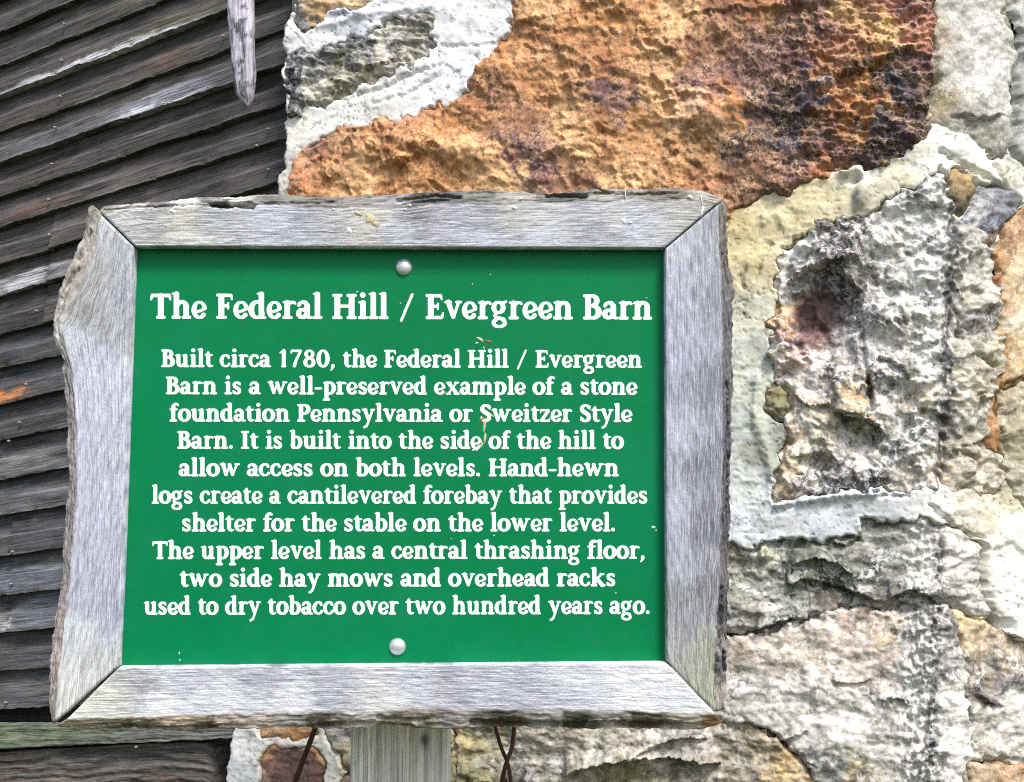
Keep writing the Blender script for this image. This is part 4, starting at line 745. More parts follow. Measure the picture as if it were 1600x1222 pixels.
def mitre_board(inner, bound, outer, cols, wcols, seed, fleck=.5, thick=.030, step=2.0, cracks=(), wrough=.65, wane_drop=.007, gap=.0):
    L = max(np.hypot(*(np.array(outer[0])-np.array(outer[-1]))), 10); n = int(L/step)
    I, B, O = catmull(inner, n), catmull(bound, n), catmull(outer, n)
    t = np.linspace(0, 1, n)
    jag = (fbm(t*L/14, t*0+seed, seed, 5, .65)*2.2+fbm(t*L/60, t*0+seed, seed+1, 3)*2.0)*wrough*smooth(0, .03, t)*smooth(0, .03, 1-t)
    dirO = (O-B); dirO /= np.linalg.norm(dirO, axis=1, keepdims=True)+1e-9; O = O+dirO*jag[:, None]
    jb = fbm(t*L/30, t*0, seed+2, 4)*2.0*smooth(0, .02, t)*smooth(0, .02, 1-t); B = B+dirO*jb[:, None]
    nf, nw = 44, 14
    rows, offs, vs, wan = [], [], [], []
    for k in range(3):                           # inner edge, back to front
        rows.append(I); offs.append(np.full(n, -thick+(thick)*k/2-.0006*(k == 2))); vs.append(-.02+.01*k); wan.append(0)
    for k in range(1, nf+1):
        v = k/nf; rows.append(I+(B-I)*v); offs.append(np.full(n, 0.0)); vs.append(v); wan.append(0)
    for k in range(1, nw+1):
        v = k/nw; rows.append(B+(O-B)*v); offs.append(np.full(n, -wane_drop*v**1.3)); vs.append(1+v*.35); wan.append(1)
    rows.append(O-dirO*.5); offs.append(np.full(n, -wane_drop*1.7)); vs.append(1.4); wan.append(1)
    rows.append(O-dirO*3); offs.append(np.full(n, -thick)); vs.append(1.5); wan.append(1)
    R = np.array(rows); OFF = np.array(offs); VV = np.array(vs)[:, None]+np.zeros((1, n)); WN = np.array(wan, float)[:, None]+np.zeros((1, n))
    Xg, Yg = R[..., 0], R[..., 1]; T = t[None, :]*L
    face = ((VV > 0.0) & (VV <= 1.0)); vp = VV*90
    g = fbm(T/60+0*VV, vp/3.0, seed+5, 4, .6)*.00035+fbm(T/10+0*VV, vp/1.6, seed+6, 3, .6)*.00025
    wr = (ridged(T/80+0*VV, vp/5, seed+7, 4, .6)-.8)*.0020+fbm(T/30+0*VV, vp/2.2, seed+8, 4, .6)*.0011
    OFF = OFF+np.where(face, g, 0)+np.where(WN > 0, wr*wrough*smooth(1.0, 1.06, VV), 0)
    for (P_, dp, wd) in cracks: OFF = OFF+crack(Xg, Yg, P_, dp, wd, 2.0, seed+9)*(VV > 0.01)
    # softened, slightly worn mitre arris
    e = np.minimum(T, L-T); OFF = OFF-np.exp(-(e/2.2)**2)*.0016*(VV >= 0)
    P = S(Xg, Yg)+OFF[..., None]*SP.n
    cf = field(Xg, Yg, cols, 1.6, 14, 26, seed+10)*np.array((.985, 1.008, 1.035)); cw = field(Xg, Yg, wcols, 1.8, 14, 16, seed+11)*1.2
    wv = smooth(1.0, 1.05, VV)[..., None]; c = cf*(1-wv)+cw*wv
    c = c*(1+.10*fbm(T/40+0*VV, vp/14, seed+12, 4))[..., None]
    C = lin(np.clip(c, 0, 255))*KA
    u = T*.0006+seed*.7; v_ = vp*.00105+seed*.13
    fk = np.where(WN > 0, .10, fleck)+0*T
    nr = len(rows); q = grid_faces(nr, n)
    # mitred end faces
    e0 = list(range(2, nr)); V = P.reshape(-1, 3); uv = np.stack([u+0*VV, v_], -1).reshape(-1, 2); Cf = C.reshape(-1, 3); fk = fk.ravel(); caps = []
    for col_i, flip in ((0, False), (n-1, True)):
        base = len(V); back = P[:, col_i]*1.0; fd = (back-S(Xg[:, col_i], Yg[:, col_i]))@SP.n
        back = back-(fd+thick)[:, None]*SP.n
        V = np.r_[V, back]; uv = np.r_[uv, np.stack([u[:1, col_i]+0*VV[:, 0]+.01, v_[:, col_i]], -1)]; Cf = np.r_[Cf, C[:, col_i]*.55]; fk = np.r_[fk, np.zeros(nr)]
        for r in range(nr-1):
            a, b = r*n+col_i, (r+1)*n+col_i; qd = [a, b, base+r+1, base+r]; caps.append(qd if flip else qd[::-1])
    q = np.r_[q, np.array(caps)]
    return mesh('frame_board', V, q, M_frame, sign, col=Cf, uv=uv, attrs={'fleck': fk})
ITL, ITR, IBR, IBL = (211, 384), (1041, 386), (1043, 1032), (188, 1039)
LG, MG, DG = (196, 196, 204), (168, 168, 176), (138, 138, 142)
mitre_board([(210, 384), (500, 385), (800, 386), (1039, 386.5)], [(160, 335), (210, 327), (260, 325), (400, 322), (520, 325), (640, 324), (700, 318), (760, 322), (850, 318), (950, 316), (1050, 315), (1119, 319)],
            [(152, 327), (160, 320), (180, 317), (220, 315), (260, 312), (290, 308), (350, 305), (430, 302), (470, 303), (520, 306), (560, 304), (600, 303), (640, 300), (670, 297), (700, 298), (740, 296), (780, 295), (830, 299), (860, 300), (885, 298), (900, 297), (930, 293), (980, 294), (1040, 292), (1070, 292), (1090, 294), (1112, 300), (1133, 309)],
            [(200, 345, 190, 190, 186), (240, 350, 176, 176, 170), (290, 345, 205, 196, 176), (330, 345, 170, 172, 172), (300, 375, 214, 214, 204), (420, 350, *LG), (480, 345, *MG), (470, 372, 190, 190, 200), (520, 340, 176, 176, 172), (577, 340, 216, 208, 188), (620, 360, *LG), (640, 335, *DG), (700, 360, *MG), (760, 345, *MG), (790, 335, 190, 188, 176), (760, 370, 196, 196, 210), (850, 345, 200, 200, 196), (850, 370, *LG), (930, 350, *MG), (950, 330, 200, 200, 196), (1000, 360, *LG), (1060, 340, 190, 188, 180), (1080, 325, 176, 172, 160)],
            [(170, 325, 150, 148, 140), (200, 320, 190, 188, 184), (260, 322, 92, 90, 88), (280, 312, 214, 212, 210), (350, 322, 70, 68, 66), (360, 307, 200, 198, 194), (440, 312, 120, 118, 112), (500, 310, 110, 108, 102), (560, 310, 130, 128, 126), (620, 306, 150, 148, 150), (660, 305, 92, 92, 90), (680, 303, 78, 78, 78), (760, 305, 110, 110, 106), (800, 305, 150, 148, 142), (880, 305, 88, 86, 82), (960, 305, 150, 148, 142), (1040, 300, 110, 104, 96), (1110, 308, 160, 156, 146)],
            500, .75, cracks=(([(330, 320), (360, 321), (395, 323)], .010, 3), ([(620, 312), (650, 308), (680, 303), (720, 308)], .006, 2.5), ([(855, 304), (885, 303), (915, 306)], .010, 3), ([(630, 318), (700, 312)], .004, 2), ([(160, 326), (300, 320), (520, 316)], .003, 2), ([(930, 300), (990, 303), (1060, 300)], .004, 2)))
mitre_board([(184, 1044), (500, 1041), (800, 1038.5), (1042, 1036.5)], [(106, 1122), (180, 1120), (330, 1114), (450, 1112), (560, 1111), (640, 1106), (720, 1107), (900, 1108), (1000, 1110), (1117, 1114)],
            [(80, 1138), (110, 1141), (150, 1142), (200, 1141), (260, 1144), (310, 1144), (340, 1141), (400, 1141), (430, 1138), (480, 1140), (560, 1141), (600, 1136), (660, 1141), (720, 1140), (780, 1139), (860, 1141), (930, 1142), (1000, 1141), (1060, 1143), (1100, 1142), (1133, 1131)],
            [(130, 1110, 226, 226, 206), (170, 1080, 222, 222, 200), (190, 1055, 176, 178, 172), (220, 1060, 170, 170, 174), (250, 1100, 240, 240, 240), (300, 1060, 190, 190, 200), (330, 1100, 236, 236, 238), (420, 1060, 176, 176, 186), (450, 1100, 232, 232, 232), (520, 1075, 176, 176, 184), (600, 1095, 226, 226, 216), (640, 1060, 205, 205, 212), (700, 1080, *MG), (760, 1060, 190, 190, 200), (820, 1080, 178, 178, 190), (900, 1060, 226, 226, 230), (900, 1095, 200, 200, 208), (980, 1070, 244, 244, 244), (1050, 1080, 246, 246, 246), (1080, 1105, 236, 236, 232)],
            [(110, 1132, 150, 140, 118), (200, 1130, 150, 140, 126), (200, 1139, 70, 72, 44), (280, 1126, 176, 160, 142), (340, 1120, 176, 164, 154), (330, 1138, 82, 78, 54), (400, 1122, 178, 168, 156), (450, 1120, 160, 156, 150), (500, 1136, 74, 68, 50), (560, 1120, 170, 164, 156), (650, 1120, 150, 140, 130), (650, 1136, 78, 74, 58), (720, 1115, 150, 144, 142), (780, 1134, 58, 56, 36), (860, 1116, 156, 152, 148), (900, 1136, 50, 50, 32), (960, 1120, 150, 146, 140), (1000, 1136, 66, 60, 40), (1080, 1124, 156, 150, 138), (1110, 1136, 120, 92, 60)],
            520, .85, cracks=(([(190, 1137), (240, 1141), (330, 1140)], .008, 4), ([(500, 1136), (560, 1133), (640, 1138)], .006, 4), ([(740, 1130), (790, 1133), (880, 1136), (960, 1134), (1060, 1136)], .008, 5), ([(590, 1122), (640, 1126), (690, 1122)], .004, 3)), wane_drop=.007)
mitre_board([(208, 385), (200, 600), (191, 850), (182.5, 1042.5)], [(160, 338), (156, 350), (152, 380), (144, 410), (132, 440), (118, 470), (106, 496), (99, 508), (103, 530), (112, 570), (119, 620), (122, 700), (121, 780), (117, 840), (112, 890), (104, 950), (97, 1020), (90, 1090), (86, 1128)],
            [(148, 326), (141, 318), (134, 322), (131, 345), (126, 370), (117, 392), (112, 402), (100, 425), (88, 452), (84, 478), (80, 500), (80, 520), (86, 545), (96, 560), (93, 575), (97, 610), (102, 650), (102, 720), (105, 750), (100, 800), (94, 850), (95, 900), (86, 945), (82, 975), (76, 1010), (74, 1060), (72, 1100), (79, 1134)],
            [(160, 360, 214, 214, 212), (180, 380, 186, 186, 190), (160, 420, 176, 176, 172), (190, 420, 190, 190, 198), (140, 460, 160, 160, 154), (180, 470, *MG), (130, 490, 150, 150, 144), (170, 520, 166, 166, 170), (120, 530, 205, 205, 214), (150, 560, 205, 205, 222), (180, 580, 214, 214, 226), (150, 640, 205, 205, 222), (180, 700, 196, 196, 210), (150, 760, 198, 198, 214), (170, 840, 190, 190, 206), (140, 900, 186, 186, 202), (165, 960, 178, 178, 196), (120, 1000, 214, 214, 216), (150, 1030, 205, 205, 200), (100, 1090, 222, 222, 210), (120, 1070, 226, 226, 218)],
            [(140, 340, 150, 146, 140), (128, 390, 160, 154, 148), (110, 430, 150, 144, 138), (92, 480, 150, 146, 140), (95, 510, 190, 188, 186), (92, 545, 150, 148, 144), (105, 600, 130, 128, 126), (110, 700, 140, 136, 138), (108, 800, 132, 128, 130), (100, 900, 138, 134, 132), (92, 960, 150, 140, 136), (84, 1040, 160, 146, 144), (82, 1100, 150, 142, 136)],
            540, .55, cracks=(([(118, 405), (130, 390), (140, 360)], .004, 3), ([(96, 470), (104, 440), (120, 420)], .005, 3)), wrough=.9)
mitre_board([(1040.5, 388), (1041, 600), (1042, 850), (1043, 1035)], [(1120.5, 320.5), (1124, 400), (1128, 500), (1128, 620), (1129, 700), (1126, 820), (1122, 920), (1117, 1010), (1114, 1080), (1116.5, 1112)],
            [(1134, 310.5), (1138, 318), (1138, 370), (1140, 410), (1147, 432), (1150, 450), (1146, 500), (1146, 560), (1148, 600), (1145, 650), (1146, 690), (1142, 740), (1143, 800), (1141, 850), (1142, 900), (1140, 930), (1138, 980), (1139, 1030), (1138, 1080), (1135, 1112)],
            [(1060, 400, 196, 196, 206), (1100, 370, 176, 176, 182), (1070, 480, 190, 190, 206), (1110, 480, 150, 150, 158), (1060, 560, 186, 186, 204), (1110, 600, 136, 136, 144), (1060, 680, 190, 190, 204), (1100, 720, 140, 140, 148), (1060, 800, 190, 190, 204), (1100, 820, 126, 126, 134), (1060, 880, 176, 176, 188), (1100, 920, 130, 130, 134), (1070, 960, 150, 150, 156), (1060, 1020, 170, 170, 166), (1100, 1020, 160, 162, 140), (1105, 1070, 176, 178, 146), (1080, 1040, 168, 168, 150)],
            [(1132, 330, 120, 118, 110), (1134, 400, 110, 108, 104), (1138, 500, 96, 94, 98), (1136, 600, 104, 102, 104), (1136, 700, 90, 88, 96), (1134, 800, 84, 82, 86), (1130, 900, 110, 106, 110), (1122, 950, 70, 70, 74), (1132, 1000, 130, 124, 124), (1120, 1040, 84, 82, 84), (1128, 1090, 150, 142, 136)],
            560, .42, cracks=(([(1132, 1020), (1133, 1050)], .008, 3), ([(1128, 920), (1122, 1000), (1118, 1050)], .005, 3), ([(1136, 600), (1138, 720), (1134, 800)], .004, 2.5)), wrough=1.0)
# ---- panel
M_green = N('green_sign_paint', .5, .10)
def _green():
    m = M_green; v = m.vec('Object')
    a = m.noise(v, 5, 5, .6); b = m.noise(v, 300, 4, .6); c = m.noise(v, 28, 6, .7)
    col = m.mix(m.ramp(a, .35, .7), (.0005, .152, .050), (.001, .172, .066))
    col = m.mix(m.mth('MULTIPLY', m.ramp(c, .45, .8), .22), col, (.012, .20, .10))
    col = m.mix(m.mth('MULTIPLY', m.ramp(b, .62, .75), .05), col, (.16, .36, .24))
    col = m.mix(m.mth('MULTIPLY', m.ramp(m.noise(v, 120, 3, .5), .66, .72), .35), col, (.02, .13, .07))
    m.out(col, m.bump(b, .06, .0006), m.ramp(c, .3, .8, .36, .55))
_green()
def quadsheet(name, c4, off0, off1, mat, nx=2, ny=2, **k):
    c4 = np.array(c4, float); V = []
    for o in (off1, off0):
        for (x, y) in c4: V.append(S(np.array(x), np.array(y), o))
    return mesh(name, V, [(0, 1, 2, 3), (7, 6, 5, 4), (0, 4, 5, 1), (1, 5, 6, 2), (2, 6, 7, 3), (3, 7, 4, 0)], mat, sign, smoothf=False, **k)
quadsheet('panel', [(196, 370), (180, 1052), (1056, 1046), (1054, 372)], REC-.004, REC, M_green.m)
M_white = N('white_vinyl_lettering', .45, .4); M_white.out((.84, .84, .86))

def write_line(text, x0, x1, b0, b1, xh):
    F = line_sdf(text); cols = np.nonzero((F < 0).any(0))[0]; c0, c1 = cols[0]-.5, cols[-1]+.5
    loops = contours(F); ar = [sum(L[i-1][0]*L[i][1]-L[i][0]*L[i-1][1] for i in range(len(L))) for L in loops]
    big = 1 if ar[int(np.argmax(np.abs(ar)))] > 0 else -1
    outer = [k for k in range(len(loops)) if ar[k]*big > 0]; groups = {k: [] for k in outer}
    def inside(p, L):
        r = False
        for i in range(len(L)):
            (x0_, y0_), (x1_, y1_) = L[i-1], L[i]
            if (y0_ > p[1]) != (y1_ > p[1]) and p[0] < (x1_-x0_)*(p[1]-y0_)/(y1_-y0_)+x0_: r = not r
        return r
    for k in range(len(loops)):
        if k not in groups:
            for o_ in outer:
                if inside(loops[k][0], loops[o_]): groups[o_].append(k); break
    co, fs = [], []
    for o_, hs in groups.items():
        Ls = [loops[o_]]+[loops[h] for h in hs]; flat = [p for L in Ls for p in L]; b_ = len(co); m_ = len(flat)
        co += [(p[0], p[1], 1.0) for p in flat]+[(p[0], p[1], -1.0) for p in flat]
        for tr in tessellate_polygon([[Vector((p[0], p[1], 0)) for p in L] for L in Ls]): 
            A_, B_, C_ = (flat[i] for i in tr); sgn = (B_[0]-A_[0])*(C_[1]-A_[1])-(C_[0]-A_[0])*(B_[1]-A_[1])
            tr = tuple(tr) if sgn > 0 else tuple(tr)[::-1]
            fs.append(tuple(b_+i for i in tr))
        q_ = b_
        for L in Ls:
            n_ = len(L); fs += [(q_+i, q_+(i+1) % n_, q_+m_+(i+1) % n_, q_+m_+i) for i in range(n_)]; q_ += n_
    co = np.array(co)
    t = (co[:, 0]-c0)/(c1-c0); px = x0+(x1-x0)*t; base = b0+(b1-b0)*t; py = base-(GY0+co[:, 1]*GR)*xh
    # the lettering lies on the panel, so follow the sight line to the panel's depth
    Pp = Plane(SP.p+SP.n*REC, SP.n); P = Pp.hit(px, py)+np.where(co[:, 2] > 0, .00035, -.0006)[:, None]*SP.n
    mesh('lettering', P, fs, M_white.m, sign, smoothf=False)
for ln in LINES: write_line(*ln)
M_rivet = N('galvanised_rivet', .38, .5); M_rivet.b.inputs['Metallic'].default_value = .55
rv = M_rivet.noise(M_rivet.vec('Object'), 300, 4); M_rivet.out(M_rivet.mix(rv, (.42, .46, .50), (.70, .73, .76)))
PP = Plane(SP.p+SP.n*REC, SP.n)
for (x, y) in [(631, 417.5), (621, 1010.5)]:
    dome(PP.hit(np.array(float(x)), np.array(float(y))), SP.n, .0080, .0048, 'rivet', M_rivet.m, sign, 32, 10)
# dried splashes and paint chips on panel and frame
M_drop = N('dried_splash', .9, .2); M_drop.out(M_drop.mix(M_drop.noise(M_drop.vec('Object'), 400, 4), tuple(lin((150, 140, 100))*.8), tuple(lin((226, 220, 190))*.8)))
M_chip = N('pale_chip', .8, .2); M_chip.out(tuple(lin((236, 238, 236))*.8))
def splash(cx, cy, rx, ry, ang, mat, on=PP, seed=0, h=.0006, name='dried_splash'):
    n = 20; rs = np.random.RandomState(seed); a = np.linspace(0, 2*math.pi, n, endpoint=False); k = 1+.35*np.convolve(np.r_[rs.randn(n)], [.3, .4, .3], 'same')
    ca, sa = math.cos(math.radians(ang)), math.sin(math.radians(ang)); V = [on.hit(np.array(float(cx)), np.array(float(cy)))+on.n*h]
    for f, hh in ((.6, h*.9), (1.0, -.0003)):
        x = rx*k*np.cos(a)*f; y = ry*k*np.sin(a)*f
        V += list(on.hit(cx+x*ca-y*sa, cy+x*sa+y*ca)+on.n*hh)
    Fc = [(0, 1+j, 1+(j+1) % n) for j in range(n)]+[(1+j, 1+n+j, 1+n+(j+1) % n, 1+(j+1) % n) for j in range(n)]
    mesh(name, V, Fc, mat, sign)
M_dropb = N('dried_splash_brown', .9, .2); M_dropb.out(tuple(lin((150, 104, 62))*.8))
for sd_, a in enumerate([(750, 530, 6, 2.2, 25, M_drop), (745, 536, 3, 1.5, -20, M_chip), (764, 534, 5, 3.2, 10, M_dropb), (756, 544, 3, 1.6, 60, M_drop), (757, 665, 2.4, 14, 6, M_drop), (753, 655, 2.2, 6, 50, M_dropb), (758, 685, 2.0, 10, 3, M_drop), (752, 696, 2.2, 7, 30, M_drop), (744, 702, 3.2, 5, 60, M_chip), (769, 650, 4, 1.6, 35, M_drop),
                      (1021, 824, 3.2, 2.4, 0, M_chip), (1025, 829, 2.2, 2.6, 20, M_drop), (772, 837, 1.6, 1.0, 40, M_chip), (705, 842, 1.4, 1.0, 0, M_drop), (1010, 466, 1.4, 1.2, 0, M_chip), (738, 444, 1.3, 1.2, 0, M_chip), (280, 1021, 1.0, 3, 0, M_chip), (281, 1031, 1.0, 2, 0, M_chip), (766, 429, 1.3, 1, 0, M_chip), (962, 927, 2, 1.6, 0, M_drop), (558, 456, 1.5, 1.5, 0, M_chip), (626, 474, 1.6, 1.6, 0, M_drop)]):
    splash(*a[:6], on=PP, seed=sd_, h=.00055 if a[5] is not M_chip else .0005)
for sd_, (x, y, rx, ry, an) in enumerate([(578, 343, 11, 7, 30), (588, 350, 8, 6, 0), (546, 360, 4, 6, -10), (560, 334, 9, 3, 20), (1079, 308, 4, 4.2, 0), (975, 345, 5, 5, 0), (522, 327, 2, 2, 0), (549, 327, 2, 2, 0), (641, 321, 2, 2, 0), (814, 310, 2.4, 2.4, 0), (977, 304, 1, 9, 3), (1096, 312, 1.2, 10, -8), (1097, 330, 2.5, 9, 10), (803, 324, 3, 4, 0), (633, 327, 3, 2, 0), (270, 330, 5, 3, 20), (985, 348, 3, 2, 0)]):
    splash(x, y, rx, ry, an, M_chip.m if sd_ not in (0, 1, 3) else M_drop.m, on=SP, seed=60+sd_, h=.0009, name='lichen_spot')
# torn sliver lifting off the upper frame edge
sl = [(917, 281, .010), (922, 287, .006), (930, 292, .002), (942, 296, -.002), (955, 298, -.006)]
V = []
for (x, y, o) in sl:
    wdt = 1.6+2.2*min(1, (x-917)/20)
    V += [S(np.array(float(x)), np.array(y-wdt/2), o), S(np.array(float(x)), np.array(y+wdt/2), o), S(np.array(float(x)), np.array(y+wdt/2), o-.0015), S(np.array(float(x)), np.array(y-wdt/2), o-.0015)]
Fc = []
for k in range(len(sl)-1):
    for j in range(4): Fc.append((k*4+j, k*4+(j+1) % 4, k*4+4+(j+1) % 4, k*4+4+j))
Fc += [(3, 2, 1, 0), (16, 17, 18, 19)]
M_sliv = N('dark_wood_sliver', .9); M_sliv.out((.07, .065, .055)); mesh('splinter', V, Fc, M_sliv.m, sign)
# ---- post
M_post = wood_mat('post_wood', 7, 150, saw=.0, lo=.50, hi=1.35, bumpd=.0015)
PF = Plane(post_c, (.03, -1, 0)); PR = np.cross([0, 0, 1.], PF.n); PR = PR/np.linalg.norm(PR)
if PR[0] < 0: PR = -PR
pl, pr_ = PF.hit(np.array(547.), np.array(1190.)), PF.hit(np.array(702.), np.array(1190.))
wd_ = float((pr_-pl)@PR); nz = 420; zs = np.linspace(0, float(SP.p[2])+.18, nz); nx = 44
prof = []                                        # cross-section: front face, rounded arrises, sides
for k in range(nx+1): prof.append((k/nx*wd_, 0.0))
rr = .004; sec = [(0, -.09), (0, -.05), (0, -rr)]+[(rr*(1-math.cos(a)), -rr*(1-math.sin(a))) for a in np.linspace(0.3, 1.2, 3)]+[(rr+(wd_-2*rr)*k/nx, 0) for k in range(nx+1)]+[(wd_-rr*(1-math.cos(a)), -rr*(1-math.sin(a))) for a in np.linspace(1.2, .3, 3)]+[(wd_, -rr), (wd_, -.05), (wd_, -.09)]
sec = np.array(sec); ns = len(sec); Z, Sx = np.meshgrid(zs, sec[:, 0], indexing='ij'); Sd = sec[:, 1][None, :]+0*Z
fr = (Sd > -.001)
g = fbm(Sx*260, Z*9, 700, 4, .6)*.0009+fbm(Sx*90, Z*3, 701, 3)*.0007
def pcrack(x, w_, d_, z0, z1, sd): return -d_*np.exp(-((Sx-x-fbm(Z*5, Z*0, sd, 3)*.0012)/w_)**2)*smooth(z0, z0+.05, Z)*smooth(z1, z1-.05, Z)
dz = g+pcrack(.016, .0012, .006, 0, 1.25, 702)+pcrack(.027, .0010, .005, .3, 1.4, 703)+pcrack(.058, .0007, .002, 0, 1.4, 704)+pcrack(.073, .0008, .003, .5, 1.2, 705)
off = np.where(fr, dz, 0)
P = pl[None, None, :]*np.array([1, 1, 0])+Sx[..., None]*PR+(Sd+off)[..., None]*PF.n+Z[..., None]*np.array([0, 0, 1.])
tn = fbm(Sx*60, Z*2, 710, 4); c = np.array((238, 238, 226))+(tn*16)[..., None]
kz = float(at(682, 1157, 1.195)[2]); kn = np.exp(-(((Sx-.075)/.0035)**2+((Z-kz)/.006)**2)); c = c*(1-kn[..., None]*.75)
ob_ = np.exp(-((Sx-.064)/.004)**2)*smooth(.2, .9, fbm(Z*6, Z*0, 711, 3)+.5); c = c*(1-ob_[..., None]*.4)+np.array((176, 150, 116))*ob_[..., None]*.4
C = lin(np.clip(c, 0, 255))*KA
V = P.reshape(-1, 3); q = grid_faces(nz, ns)
uv = np.stack([Z*1.0, Sx-Sd], -1).reshape(-1, 2)
tp = len(V); V = np.r_[V, P[-1], P[0]]; uv = np.r_[uv, uv[-ns:], uv[:ns]]; Cc = np.r_[C.reshape(-1, 3), C[-1], C[0]]
post = mesh('post', V, [tuple(int(a) for a in f) for f in q]+[tuple(range(tp, tp+ns)), tuple(range(tp+ns, tp+2*ns))[::-1], ]+[((k+1)*ns-1, (k)*ns+ns-1+0, k*ns, (k+1)*ns)[0:0] for k in range(0)], M_post, sign, col=Cc, uv=uv, attrs={'fleck': np.full(len(V), .15)})
# back brackets holding the frame to the post
bk = S(np.array(625.), np.array(700.), -.027)
M_bat = N('batten', .9); M_bat.out((.2, .19, .17))
for yy in (520, 900):
    q4 = [(230, yy), (230, yy+60), (1010, yy+60), (1010, yy)]
    quadsheet('batten', q4, -.054, -.031, M_bat.m)

# ================================================================ stake hanging down over the siding
M_stk = wood_mat('stake_wood', 16, 260, saw=0, lo=.35, hi=1.6, bumpd=.003)
cl = [(372, -330), (374, -200), (375, -60), (376, 0), (378, 40), (379, 80), (381, 110), (381, 130), (382, 148), (386, 160), (388, 167)]
hw = [19, 19, 19.5, 19.5, 18.5, 17.5, 17, 16, 14, 7, 2]
D_ST = 1.70; nn = 150; C2 = catmull(cl, nn); W2 = np.interp(np.linspace(0, 1, nn), np.r_[0, np.cumsum(np.hypot(*(np.array(cl)[1:]-np.array(cl)[:-1]).T))]/np.sum(np.hypot(*(np.array(cl)[1:]-np.array(cl)[:-1]).T)), hw)
m_ = 28; A = np.linspace(0, 2*math.pi, m_, endpoint=False); V, uvs, cc = [], [], []
ctr = at(C2[:, 0], C2[:, 1], np.full(nn, D_ST)); k2 = D_ST/FPX
for i in range(nn):
    for j, a in enumerate(A):
        sq = (abs(math.cos(a))**5+abs(math.sin(a))**5)**(-1/5)
        rr_ = W2[i]*k2*(1+.0)*sq
        V.append(ctr[i]+RIGHT*math.cos(a)*rr_-FWD*math.sin(a)*rr_*.75); uvs.append((i*.004, j*.0045)); 
V = np.array(V).reshape(nn, m_, 3); ii, jj = np.meshgrid(np.arange(nn), np.arange(m_), indexing='ij')
dsp = fbm(ii/40., np.abs(jj-14)/2.2, 801, 4, .6)*.0022+fbm(ii/6., np.abs(jj-14)/1.5, 802, 3)*.0009
out_ = V-ctr[:, None]; out_ /= np.linalg.norm(out_, axis=-1, keepdims=True)+1e-9; V = V+out_*dsp[..., None]
cs = np.array((200, 196, 214))+(fbm(ii/14., np.abs(jj-14)/3., 803, 5, .6)*26)[..., None]
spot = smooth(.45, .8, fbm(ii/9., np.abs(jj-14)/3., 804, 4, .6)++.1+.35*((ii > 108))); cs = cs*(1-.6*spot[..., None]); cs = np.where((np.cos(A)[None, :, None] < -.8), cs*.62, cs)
Fc = []
for i in range(nn-1):
    for j in range(m_): Fc.append((i*m_+j, i*m_+(j+1) % m_, (i+1)*m_+(j+1) % m_, (i+1)*m_+j))
Fc += [tuple(range(m_))[::-1], tuple(range((nn-1)*m_, nn*m_))]
mesh('wooden_stake', V.reshape(-1, 3), Fc, M_stk, None, loc=tuple(ctr[-1]), col=(lin(np.clip(cs, 0, 255))*KA).reshape(-1, 3), uv=uvs, attrs={'fleck': np.full(nn*m_, .35)},
     label='pale weathered wooden stake with a pointed end hanging over the dark clapboards', category='stake')

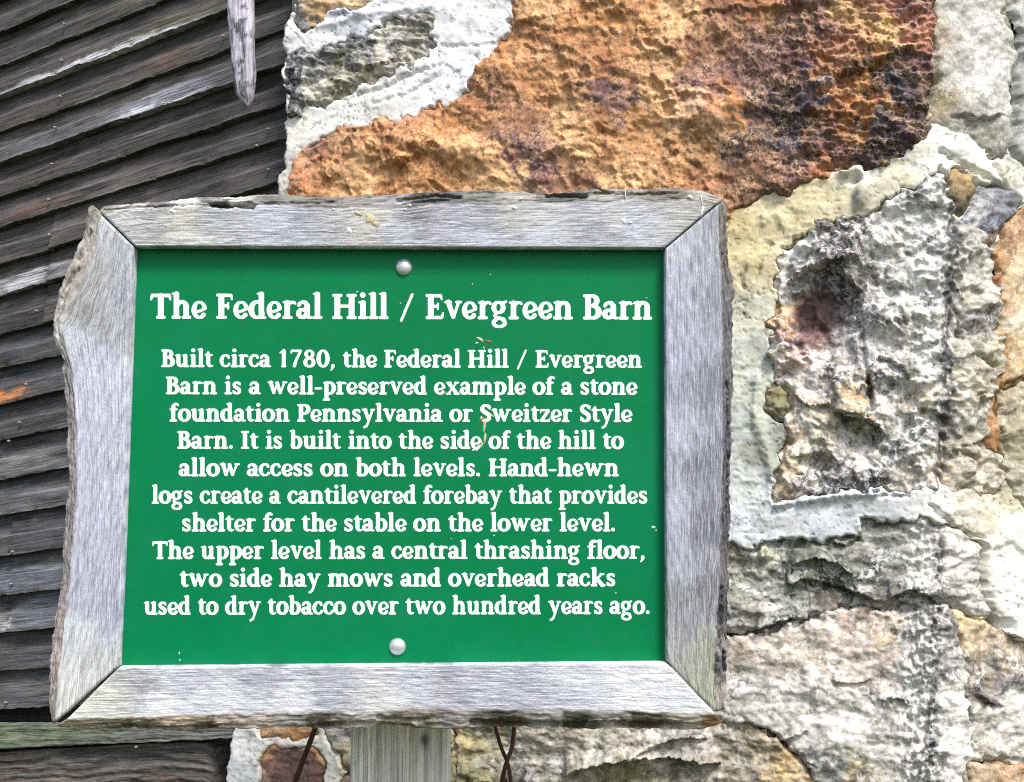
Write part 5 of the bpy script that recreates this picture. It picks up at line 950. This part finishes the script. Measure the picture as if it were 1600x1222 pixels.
# ================================================================ rusty rod and twisted wires below the sign
M_rust = N('rusty_wire', .8, .3); M_rust.out(M_rust.mix(M_rust.noise(M_rust.vec('Object'), 200, 5), (.035, .014, .010), (.10, .045, .03)), M_rust.bump(M_rust.noise(M_rust.vec('Object'), 700, 3), .5, .001))
def tube(name, pts, r, mat, label, cat, seg=10, group=None):
    pts = np.array(pts, float); n = max(2, len(pts)); t = np.linspace(0, len(pts)-1, (len(pts)-1)*10+1); i0 = np.minimum(t.astype(int), len(pts)-2); f = t-i0
    def g(i): return pts[np.clip(i, 0, len(pts)-1)]
    f = f[:, None]; C = .5*((2*g(i0))+(-g(i0-1)+g(i0+1))*f+(2*g(i0-1)-5*g(i0)+4*g(i0+1)-g(i0+2))*f**2+(-g(i0-1)+3*g(i0)-3*g(i0+1)+g(i0+2))*f**3)
    V = []; T = np.gradient(C, axis=0); T /= np.linalg.norm(T, axis=1, keepdims=True)
    for c, tt in zip(C, T):
        a = np.cross(tt, [0, 1, .1]); a /= np.linalg.norm(a); b = np.cross(tt, a)
        for j in range(seg): p = 2*math.pi*j/seg; V.append(c+(a*math.cos(p)+b*math.sin(p))*r)
    m = len(C); Fc = [(i*seg+j, i*seg+(j+1) % seg, (i+1)*seg+(j+1) % seg, (i+1)*seg+j) for i in range(m-1) for j in range(seg)]+[tuple(range(seg))[::-1], tuple(range((m-1)*seg, m*seg))]
    o = mesh(name, V, Fc, mat, None, loc=tuple(C[-1]), label=label, category=cat)
    if group: o['group'] = group
    return o
g0 = lambda p: np.array([p[0], p[1], 0.0])
rp = [at(505, 1095, 1.40), at(497, 1125, 1.40), at(488, 1150, 1.40), at(476, 1182, 1.40), at(461, 1222, 1.40), at(440, 1280, 1.40), at(400, 1400, 1.38)]
rp.append(g0(at(330, 1800, 1.36))); tube('iron_rod', rp, .0032, M_rust.m, 'thin dark rusty rod leaning against the stones left of the sign post', 'rod')
wa = [at(768, 1110, 1.34), at(775, 1140, 1.34), at(784, 1170, 1.345), at(793, 1192, 1.35), at(798, 1222, 1.345), at(796, 1260, 1.33), at(784, 1300, 1.34), at(790, 1350, 1.35)]; wa.append(g0(wa[-1]))
wb = [at(806, 1105, 1.35), at(803, 1140, 1.35), at(800, 1168, 1.345), at(792, 1190, 1.335), at(784, 1222, 1.34), at(780, 1260, 1.35), at(794, 1300, 1.335), at(786, 1350, 1.34)]; wb.append(g0(wb[-1])+np.array([.01, 0, 0]))
tube('wire', wa, .0022, M_rust.m, 'brown wire right of the post that starts left and crosses over its twin', 'wire', 8, 'twisted wires below the sign')
tube('wire', wb, .0025, M_rust.m, 'brown wire right of the post that bows to the right above the crossing', 'wire', 8, 'twisted wires below the sign')
